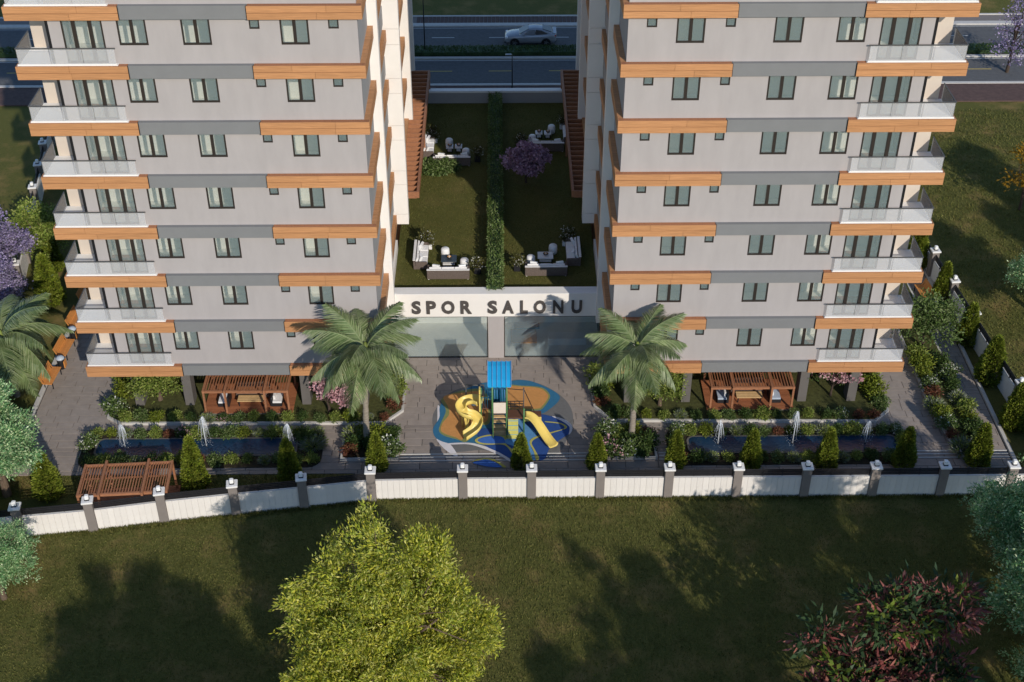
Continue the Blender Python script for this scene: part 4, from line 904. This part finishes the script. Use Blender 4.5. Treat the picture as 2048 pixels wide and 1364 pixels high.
def potplant(label, loc, sc=1.0, pot='pot'):
    T = thing('potted_plant', label, 'potted plant', loc, 0, 'potted plants on the roof garden'); T.scale = (sc,)*3
    MB().bbox(-.2,.2,-.2,.2,0,.42,.02).build('pot',pot,T,False,False)
    bl = [(0,0,.75,.38,.36,.32),(.2,.1,.6,.25,.25,.22)]; s = int(abs(loc[0]*31+loc[1]*7))
    cm, C = crown('foliage', bl, 55, 8, .08, .17, .06, 'leaf_olive', s); put('foliage', cm, T); put('blossom', crown('blossom', bl, 26, 3, .06, .08, .08, 'petal_white', s+1, shell=.9)[0], T)
    put('stem', limbs('stem', (0,0,.4), (0,0,.7), C, .02, 'bark_dark', s+2, 14), T)
for nm, ox, oy, s, tops in (('front left',-3.15,7.9,1,'table_top'),('front right',2.75,8.2,-1,'white_paint'),('rear left',-3.3,22.0,1,'white_paint'),('rear right',3.2,24.0,-1,'white_paint')):
    sofa('%s sofa with white cushions, its wicker back towards the camera' % nm, (ox,oy,GZ), PI, 2.55); sofa('%s side sofa with white cushions against the garden edge' % nm, (ox-s*1.72,oy+1.85,GZ), PI/2 if s > 0 else -PI/2, 2.35)
    if 'rear' in nm:
        ctable('square white coffee table nearer the side sofa in the %s lounge set' % nm, (ox-s*.2,oy+1.75,GZ), .5,.6,tops); ctable('square white coffee table nearer the hedge in the %s lounge set' % nm, (ox+s*.42,oy+1.78,GZ), .5,.6,tops)
    else: ctable('%s coffee table in the %s lounge set' % ('dark glass' if s > 0 else 'white', nm), (ox,oy+1.35,GZ), .95,.75,tops)
    pouf('white stool behind the table of the %s lounge set' % nm, (ox-s*.25 if s > 0 else ox+.5,oy+2.2+(.25 if 'rear' in nm else 0),GZ)); pouf('white stool beside the sofa end of the %s lounge set' % nm, (ox+s*.95 if s > 0 else ox-.9,oy+.95,GZ))
    potplant('potted plant at the hedge end of the %s sofa' % nm, (ox+s*1.75,oy+.35,GZ)); potplant('potted plant behind the side sofa of the %s lounge set' % nm, (ox-s*1.5,oy+3.5,GZ), 1.05)
    potplant('small vase of dry flowers beside the side sofa of the %s lounge set' % nm, (ox-s*1.25,oy+3.15,GZ), .7, 'ceramic')
# ---- fountain jets
def jet(label, x, y, h, seed):
    T = thing('fountain_jet', label, 'fountain', (x,y,.16), 0, 'fountain jets in the ponds'); rs = random.Random(seed)
    m = MB(); m.tube([(0,0,-.02),(0,0,h*.5),(.01,0,h)],[.030,.022,.012],6); m.build('stream','jet',T,True,False)
    m = MB()
    for i in range(22):
        a = rs.uniform(0,6.28); r = rs.uniform(.12,.34); t0 = rs.uniform(.82,1.0); e = rs.uniform(.15,.75)
        pts = []
        for k in range(7): t = k/6; q = r*t; pts.append((q*math.cos(a),q*math.sin(a),h*t0+.10*math.sin(t*PI*.6)*h*.5-h*(1-e)*t**2.2))
        m.tube(pts,[.008,.011,.010,.009,.007,.006,.003],4)
    m.build('falling_water','jet',T,True,False)
    m = MB()
    for i in range(90):
        a = rs.uniform(0,6.28); r = rs.uniform(.05,.45); z = rs.uniform(0,h*.8)*(1-r*.8); s = rs.uniform(.008,.018)
        c = Vector((r*math.cos(a),r*math.sin(a),z)); m.add([c+Vector(q)*s for q in ((1,0,0),(-1,0,0),(0,1,0),(0,-1,0),(0,0,1),(0,0,-1))],[(0,2,4),(2,1,4),(1,3,4),(3,0,4),(2,0,5),(1,2,5),(3,1,5),(0,3,5)])
    d_ = m.build('droplets','jet',T,False,False); d_['kind'] = 'stuff'
    MB().lathe([(.05,-.03),(.06,.0),(.035,.03),(.03,.05)],n=8).build('nozzle','metal_dark',T,True,False)
for i, (x, h) in enumerate([(-20.85,1.6),(-16.35,2.1),(-11.75,1.6)]): jet(ORD[i]+' fountain jet from the left in the left pond', x, -3.2, h, i)
for i, (x, h) in enumerate([(12.0,1.7),(16.15,2.3),(20.2,1.6)]): jet(ORD[i]+' fountain jet from the left in the right pond', x, -3.3, h, i+5)
# ---- street lamps
def street_lamp(label, loc, h, rot, arm=.45):
    T = thing('street_lamp', label, 'street lamp', loc, 0, 'street lamps'); T.rotation_euler = (0,0,rot)
    MB().lathe([(.11,0),(.11,.25),(.05,.32)],n=10).build('base','metal_dark',T,True,False); MB().tube([(0,0,.3),(0,0,h)],[.05,.035],8).build('pole','metal_dark',T,True,False)
    MB().bar((0,0,h-.02),(arm,0,h+.04),.05,.05).build('arm','metal_dark',T,False,False); MB().bbox(arm-.05,arm+.45,-.1,.1,h,h+.08,.02).build('lamp_head','rim',T,False,False)
street_lamp('short street lamp on the pavement seen between the towers', (1.05,42.0,.1), 3.0, PI, .1)
street_lamp('tall slim street lamp on the median beside the left tower', (-6.45,49.2,.14), 8.0, 0)
# ================================================================== CAR
def loft(rings, cap=True):
    m = MB(); n = len(rings[0]); vs = [p for r in rings for p in r]; fs = []
    for i in range(len(rings)-1):
        for k in range(n): fs.append((i*n+k, i*n+(k+1) % n, (i+1)*n+(k+1) % n, (i+1)*n+k))
    if cap: fs.append(tuple(range(n-1,-1,-1))); fs.append(tuple((len(rings)-1)*n+k for k in range(n)))
    return m.add(vs, fs)
def make_car(label, loc, rotz, sc):
    T = thing('car', label, 'car', loc); T.rotation_euler = (0,0,rotz); T.scale = (sc,)*3     # front towards -x
    def ring(x, zl, zh, w):
        h = [(w*.86,zl),(w*.97,zl+.10),(w,zl+(zh-zl)*.45),(w*.985,zl+(zh-zl)*.72),(w*.93,zh-.05),(w*.72,zh+.012)]
        return [(x,y,z) for y,z in h]+[(x,-y,z) for y,z in h[::-1]]
    st = [(-2.40,.42,.72,.62),(-2.33,.30,.80,.78),(-2.15,.25,.88,.88),(-1.75,.24,.97,.93),(-1.2,.24,1.03,.955),(-.6,.24,1.07,.96),(.6,.24,1.10,.965),(1.5,.25,1.14,.97),(2.0,.28,1.17,.94),(2.28,.34,1.16,.88),(2.40,.45,1.05,.80)]
    loft([ring(*s) for s in st]).build('body','car_paint',T,True,False)
    def cab(x, zb, zt, wb, wt): return [(x,wb,zb),(x,wt+.05,zb+(zt-zb)*.7),(x,wt,zt-.03),(x,wt*.6,zt),(x,-wt*.6,zt),(x,-wt,zt-.03),(x,-wt-.05,zb+(zt-zb)*.7),(x,-wb,zb)]
    cs = [(-1.05,.98,1.06,.84,.72),(-.55,1.0,1.36,.85,.66),(-.15,1.0,1.54,.86,.62),(.45,1.0,1.60,.86,.61),(1.05,1.02,1.53,.86,.60),(1.6,1.05,1.36,.83,.60),(2.1,1.1,1.20,.78,.62)]
    loft([cab(*c) for c in cs]).build('cabin','car_paint',T,True,False)
    for s in (-1,1):                                          # side glass, two panes a side
        o = .012
        for q in (((-.62,.845,1.12),(-.18,.70,1.46),(.40,.675,1.51),(.42,.865,1.12)),((.50,.865,1.12),(.48,.675,1.51),(1.02,.69,1.44),(1.62,.82,1.17))):
            vs = [(x,s*(y+o),z) for x,y,z in q]+[(x,s*(y-.02),z) for x,y,z in q]
            MB().add(vs,[(0,1,2,3),(7,6,5,4),(0,4,5,1),(1,5,6,2),(2,6,7,3),(3,7,4,0)]).build('side_window','car_glass',T,False,False)
        MB().bbox(-1.9,1.9,s*.965,s*.99,.22,.34,.01).build('sill','car_glass',T,False,False)
        MB().bbox(-.72,-.52,s*.90,s*1.06,1.06,1.18,.03).build('mirror','car_paint',T,False,False)
        m = MB(); m.obox((-2.20,s*.66,.82),(.10,s*.06,0),(-.02,s*.16,0),(0,0,.05)); m.build('headlight','head_lamp',T,False,False)
        m = MB(); m.obox((2.30,s*.66,1.0),(.07,0,0),(0,.20,0),(0,0,.06)); m.build('tail_light','tail_lamp',T,False,False)
        for x in (-.5,.35,): MB().bbox(x+.45,x+.62,s*.962,s*.985,.88,.91,.005).build('door_handle','rim',T,False,False)
        for x in (-1.48,1.45):
            MB().add([],[]);
            w = MB(); w.tube([(x,s*.70,.36),(x,s*.975,.36)],.44,20); w.build('wheel_arch','black',T,False,False)
            w = MB(); n = 22
            prof = [(.20,.74),(.33,.76),(.365,.80),(.365,.95),(.335,.995),(.25,.995)]; vs = []; fs = []
            for r, y in prof:
                for k in range(n): t = 2*PI*k/n; vs.append((x+r*math.cos(t),s*y,.365+r*math.sin(t)))
            for i in range(len(prof)-1):
                for k in range(n): fs.append((i*n+k,i*n+(k+1) % n,(i+1)*n+(k+1) % n,(i+1)*n+k))
            t_ = w.add(vs,fs).build('wheel','tyre',T,True,False)
            r = MB(); r.tube([(x,s*.90,.365),(x,s*.975,.365)],.25,20)
            for k in range(5): a = 2*PI*k/5; r.bar((x,s*.985,.365),(x+.23*math.cos(a),s*.985,.365+.23*math.sin(a)),.07,.03,(0,1,0))
            r.build('rim','rim',t_,False,False)
    vs = [(-1.02,.66,1.10),(-1.02,-.66,1.10),(-.17,-.56,1.535),(-.17,.56,1.535)]; v2 = [(x-.015,y,z+.03) for x,y,z in vs]
    MB().add(vs+v2,[(4,5,6,7),(0,1,5,4),(1,2,6,5),(2,3,7,6),(3,0,4,7)]).build('windscreen','car_glass',T,False,False)
    vs = [(1.15,.52,1.515),(1.15,-.52,1.515),(2.0,-.6,1.235),(2.0,.6,1.235)]; v2 = [(x+.012,y,z+.03) for x,y,z in vs]
    MB().add(vs+v2,[(4,5,6,7),(0,1,5,4),(1,2,6,5),(2,3,7,6),(3,0,4,7)]).build('rear_window','car_glass',T,False,False)
    MB().bbox(-2.425,-2.36,-.38,.38,.50,.70,.02).build('grille','black',T,False,False); MB().bbox(-2.43,-2.33,-.75,.75,.30,.42,.02).build('bumper','black',T,False,False); MB().bbox(2.3,2.43,-.7,.7,.36,.52,.02).build('bumper','black',T,False,False)
    MB().bbox(2.10,2.42,-.78,.78,1.18,1.215,.012).build('spoiler','car_paint',T,False,False)
    MB().bbox(-1.9,1.9,-.84,.84,.16,.27,.01).build('underbody','black',T,False,False)
make_car('pale silver coupe-style car on the far carriageway between the towers', (2.75,51.6,.012), 0, .94)

# ================================================================== PLAYGROUND
T = thing('play_tower', 'playground tower with blue ribbed roof and two yellow slides', 'playground', (-.1,-1.6,.13))
def pb(n, m, x0,x1,y0,y1,z0,z1, p=None): return MB().bbox(x0,x1,y0,y1,z0,z1,.012).build(n,m,p or T,False,False)
def post(x, y, h, m='play_green', r=.05): o_ = MB().tube([(x,y,-.1),(x,y,h)],r,10).build('post',m,T,True,False); MB().lathe([(r*1.25,0),(r*1.25,.05),(.0,.08)],(x,y,h),10).build('post_cap',m,o_,True,False)
PX0, PX1, PY0, PY1 = -.40,.40,-.45,.55; PZ = 1.35
for x in (PX0,PX1):
    for y, h in ((PY0,3.5),(PY1,3.9)): post(x,y,h)
pb('platform','play_brown',PX0,PX1,PY0,PY1,PZ-.07,PZ)
# blue roof: a shallow arch of ribbed sheet sloping to the front
rf = MB(); nx = 20; vs = []; fs = []
for j, (y, dz) in enumerate(((-.75,-.06),(-.42,.16),(0,.34),(.4,.49),(.75,.56))):
    for i in range(nx+1):
        x = -.64+1.28*i/nx; vs.append((x,y,3.46+dz+(.03 if i % 4 == 0 else 0)))
for j in range(4):
    for i in range(nx): fs.append((j*(nx+1)+i,j*(nx+1)+i+1,(j+1)*(nx+1)+i+1,(j+1)*(nx+1)+i))
nv = len(vs); vs += [(x,y,z-.04) for x,y,z in vs]; fs += [tuple(nv+i for i in f[::-1]) for f in fs]
edge = [i for i in range(nx+1)]+[j*(nx+1)+nx for j in range(1,5)]+[4*(nx+1)+i for i in range(nx-1,-1,-1)]+[j*(nx+1) for j in range(3,0,-1)]
for a, b in zip(edge, edge[1:]+edge[:1]): fs.append((b,a,nv+a,nv+b))
roof = rf.add(vs,fs).build('roof','play_blue',T,False,False)
for i in range(0,nx+1,4):
    x = -.64+1.28*i/nx; m = MB()
    for (y0,z0),(y1,z1) in zip(((-.76,3.42),(-.42,3.64),(0,3.82),(.4,3.97)),((-.42,3.64),(0,3.82),(.4,3.97),(.76,4.04))): m.bar((x,y0,z0+.03),(x,y1,z1+.03),.035,.03)
    m.build('roof_rib','rubber_light',roof,False,False)
for y in (PY0,PY1): MB().bar((PX0,y,3.38),(PX1,y,3.38),.05,.09).build('roof_beam','play_teal',T,False,False)
# front: cream panel, steps below
pb('front_panel','play_cream',PX0+.055,PX1-.055,PY0-.03,PY0+.01,PZ-.02,PZ+.72)
for i in range(4): z = .28+.27*i; pb('step','step_wood',PX0+.06,PX1-.06,PY0-.42+.09*i,PY0-.18+.09*i,z,z+.05)
for x in (PX0+.03,PX1-.03): MB().bar((x,PY0-.48,0),(x,PY0-.06,PZ),.04,.14).build('stair_string','play_green',T,False,False)
pb('riser','step_wood',PX0+.06,PX1-.06,PY0-.36,PY0-.33,.02,.26); pb('riser','step_wood',PX0+.06,PX1-.06,PY0-.20,PY0-.17,.36,.62)
# teal back panels with bars
for x in (PX0+.02,): 
    pb('side_panel','play_teal',PX0-.02,PX0+.02,PY0+.06,PY1-.06,PZ+.04,PZ+.2)
pb('back_panel','play_teal',PX0+.06,PX1-.06,PY1-.02,PY1+.02,PZ+.02,PZ+.85)
for i in range(5): x = PX0+.12+.14*i; MB().tube([(x,PY1-.06,PZ+.05),(x,PY1-.06,PZ+.9)],.018,6).build('bar','rubber_light',T,True,False)
# left platform with spiral slide
post(-1.05,-.05,2.1); post(-1.05,.75,2.1)
pb('platform','play_brown',-1.05,-.42,-.05,.70,PZ-.07,PZ)
for y in (-.05,.72):
    MB().bar((-1.05,y,PZ+.75),(-.45,y,PZ+.75),.04,.04).build('guard_rail','play_teal',T,False,False)
    for i in range(4): MB().tube([(-.95+.14*i,y,PZ),(-.95+.14*i,y,PZ+.75)],.016,6).build('bar','play_teal',T,True,False)
def trough(name, path, wid, mat, hgt=.2, th=.03, sides=None):
    vs = []; fs = []; prof = [(-1,1),(-.92,.35),(-.6,.04),(0,0),(.6,.04),(.92,.35),(1,1)]; n = len(prof)
    for i, p in enumerate(path):
        p = Vector(p); a = Vector(path[max(i-1,0)]); b = Vector(path[min(i+1,len(path)-1)]); d = (b-a); d.z = 0; d.normalize(); s = Vector((d.y,-d.x,0))
        for (q, h) in prof: vs.append(p+s*q*wid/2+Vector((0,0,h*hgt)))
        for (q, h) in prof: vs.append(p+s*(q*(wid/2+th))+Vector((0,0,h*hgt-th if abs(q) < .95 else h*hgt-.001)))
    for i in range(len(path)-1):
        A = i*2*n; B = A+2*n
        for k in range(n-1): fs.append((A+k,B+k,B+k+1,A+k+1)); fs.append((A+n+k,A+n+k+1,B+n+k+1,B+n+k))
        fs.append((A,A+n,B+n,B)); fs.append((A+n-1,B+n-1,B+2*n-1,A+2*n-1))
    e = (len(path)-1)*2*n
    for k in range(n-1): fs.append((k,k+1,n+k+1,n+k)); fs.append((e+k,e+n+k,e+n+k+1,e+k+1))
    return MB().add(vs,fs).build(name,mat,T,True,False)
cx, cy = -1.72,-.02
def open_spline(pts, n=6):
    q = [pts[0]]+list(pts)+[pts[-1]]; o = []
    for i in range(1,len(q)-2):
        for k in range(n):
            t = k/n; o.append(tuple(.5*((2*q[i][a])+(-q[i-1][a]+q[i+1][a])*t+(2*q[i-1][a]-5*q[i][a]+4*q[i+1][a]-q[i+2][a])*t*t+(-q[i-1][a]+3*q[i][a]-3*q[i+1][a]+q[i+2][a])*t**3) for a in range(3)))
    return o+[tuple(pts[-1])]
sp = open_spline([(-1.08,.10,1.50),(-1.45,.36,1.46),(-1.95,.34,1.34),(-2.18,-.02,1.20),(-1.90,-.34,1.06),(-1.45,-.42,.92),(-1.22,-.68,.72),(-1.42,-1.02,.44),(-1.95,-1.26,.15)])
trough('spiral_slide', sp, .54, 'play_yellow', .36)
for x, y, z in ((-2.1,.05,1.16),(-1.92,-.28,1.04),(-1.3,-.6,.74)): MB().tube([(x,y,-.05),(x,y,z)],.04,8).build('slide_post','play_yellow',T,True,False)
for x in (-2.0,-1.85,-1.7): MB().bar((-1.82,-.5,.1),(x,-.3,1.02),.05,.03).build('slide_strut','play_yellow',T,False,False)
m = MB(); m.poly([(-1.14,-.25),(-1.06,-.25),(-1.06,.32),(-1.14,.32)],PZ-.1,PZ+1.1); m.build('slide_hood','play_yellow',T,False,False)
m = MB(); m.obox((-1.10,.02,PZ+1.2),(.04,0,0),(0,.16,0),(0,0,.16)); m.build('slide_hood_top','play_yellow',T,False,False)
# right platform, ramp of nets and wave slide
post(1.35,-.55,1.65); post(1.35,.25,2.5,'metal_rail',.03); 
pb('platform','play_brown',.42,1.35,-.50,.25,.95,1.02)
for z in (1.22,1.42,1.6): MB().bar((.45,.25,z),(1.33,.25,z),.035,.035).build('guard_rail','metal_dark',T,False,False)
for x in (.62,.85,1.1): MB().bar((x,.25,1.0),(x,.25,1.6),.03,.03).build('bar','metal_dark',T,False,False)
MB().bar((1.35,.25,2.45),(2.15,.65,.02),.04,.04).build('pull_rope','metal_dark',T,False,False); MB().bar((.42,.5,2.3),(1.35,.25,2.4),.03,.03).build('top_bar','metal_dark',T,False,False)
pb('bridge_deck','play_brown',1.40,2.35,.15,.60,.55,.62); pb('bridge_panel','play_yellow',1.40,2.35,.10,.14,.26,.56)
for x in (1.5,2.28): MB().tube([(x,.38,-.05),(x,.38,.56)],.035,8).build('post','play_green',T,True,False)
ws = []
for i in range(22):
    t = i/21; ws.append((1.42+1.55*t**.9, -.35-1.65*t**1.6, .98-.82*(3*t*t-2*t**3) + .06*math.sin(t*PI*2)))
trough('wave_slide', ws, .52, 'play_yellow', .17)
for t in (8,15): x, y, z = ws[t]; MB().tube([(x,y,-.05),(x,y,z-.03)],.035,8).build('slide_post','play_green',T,True,False)
# climbing ramp under the deck and small details
m = MB(); m.obox((.75,-.85,.5),(.28,0,0),(0,.34,.42),(0,.02,-.016)); m.build('climbing_ramp','rubber_lime',T,False,False)
for i in range(4): MB().bar((.48,-1.05+.16*i,.26+.2*i),(1.02,-1.05+.16*i,.26+.2*i),.05,.04).build('climbing_hold','play_blue',T,False,False)
# swing frame behind the tower
for x in (-1.9,-.9): 
    MB().tube([(x,1.0,-.1),(x+.0,1.35,1.9)],.035,8).build('swing_leg','metal_rail',T,True,False); MB().tube([(x,1.7,-.1),(x+.0,1.35,1.9)],.035,8).build('swing_leg','metal_rail',T,True,False)
MB().tube([(-1.95,1.35,1.9),(-.85,1.35,1.9)],.04,8).build('swing_beam','metal_rail',T,True,False)
for x in (-1.6,-1.2): MB().tube([(x,1.35,1.88),(x,1.37,.55)],.012,5).build('swing_chain','metal_dark',T,True,False)
pb('swing_seat','rubber_teal',-1.62,-1.18,1.26,1.48,.50,.54)
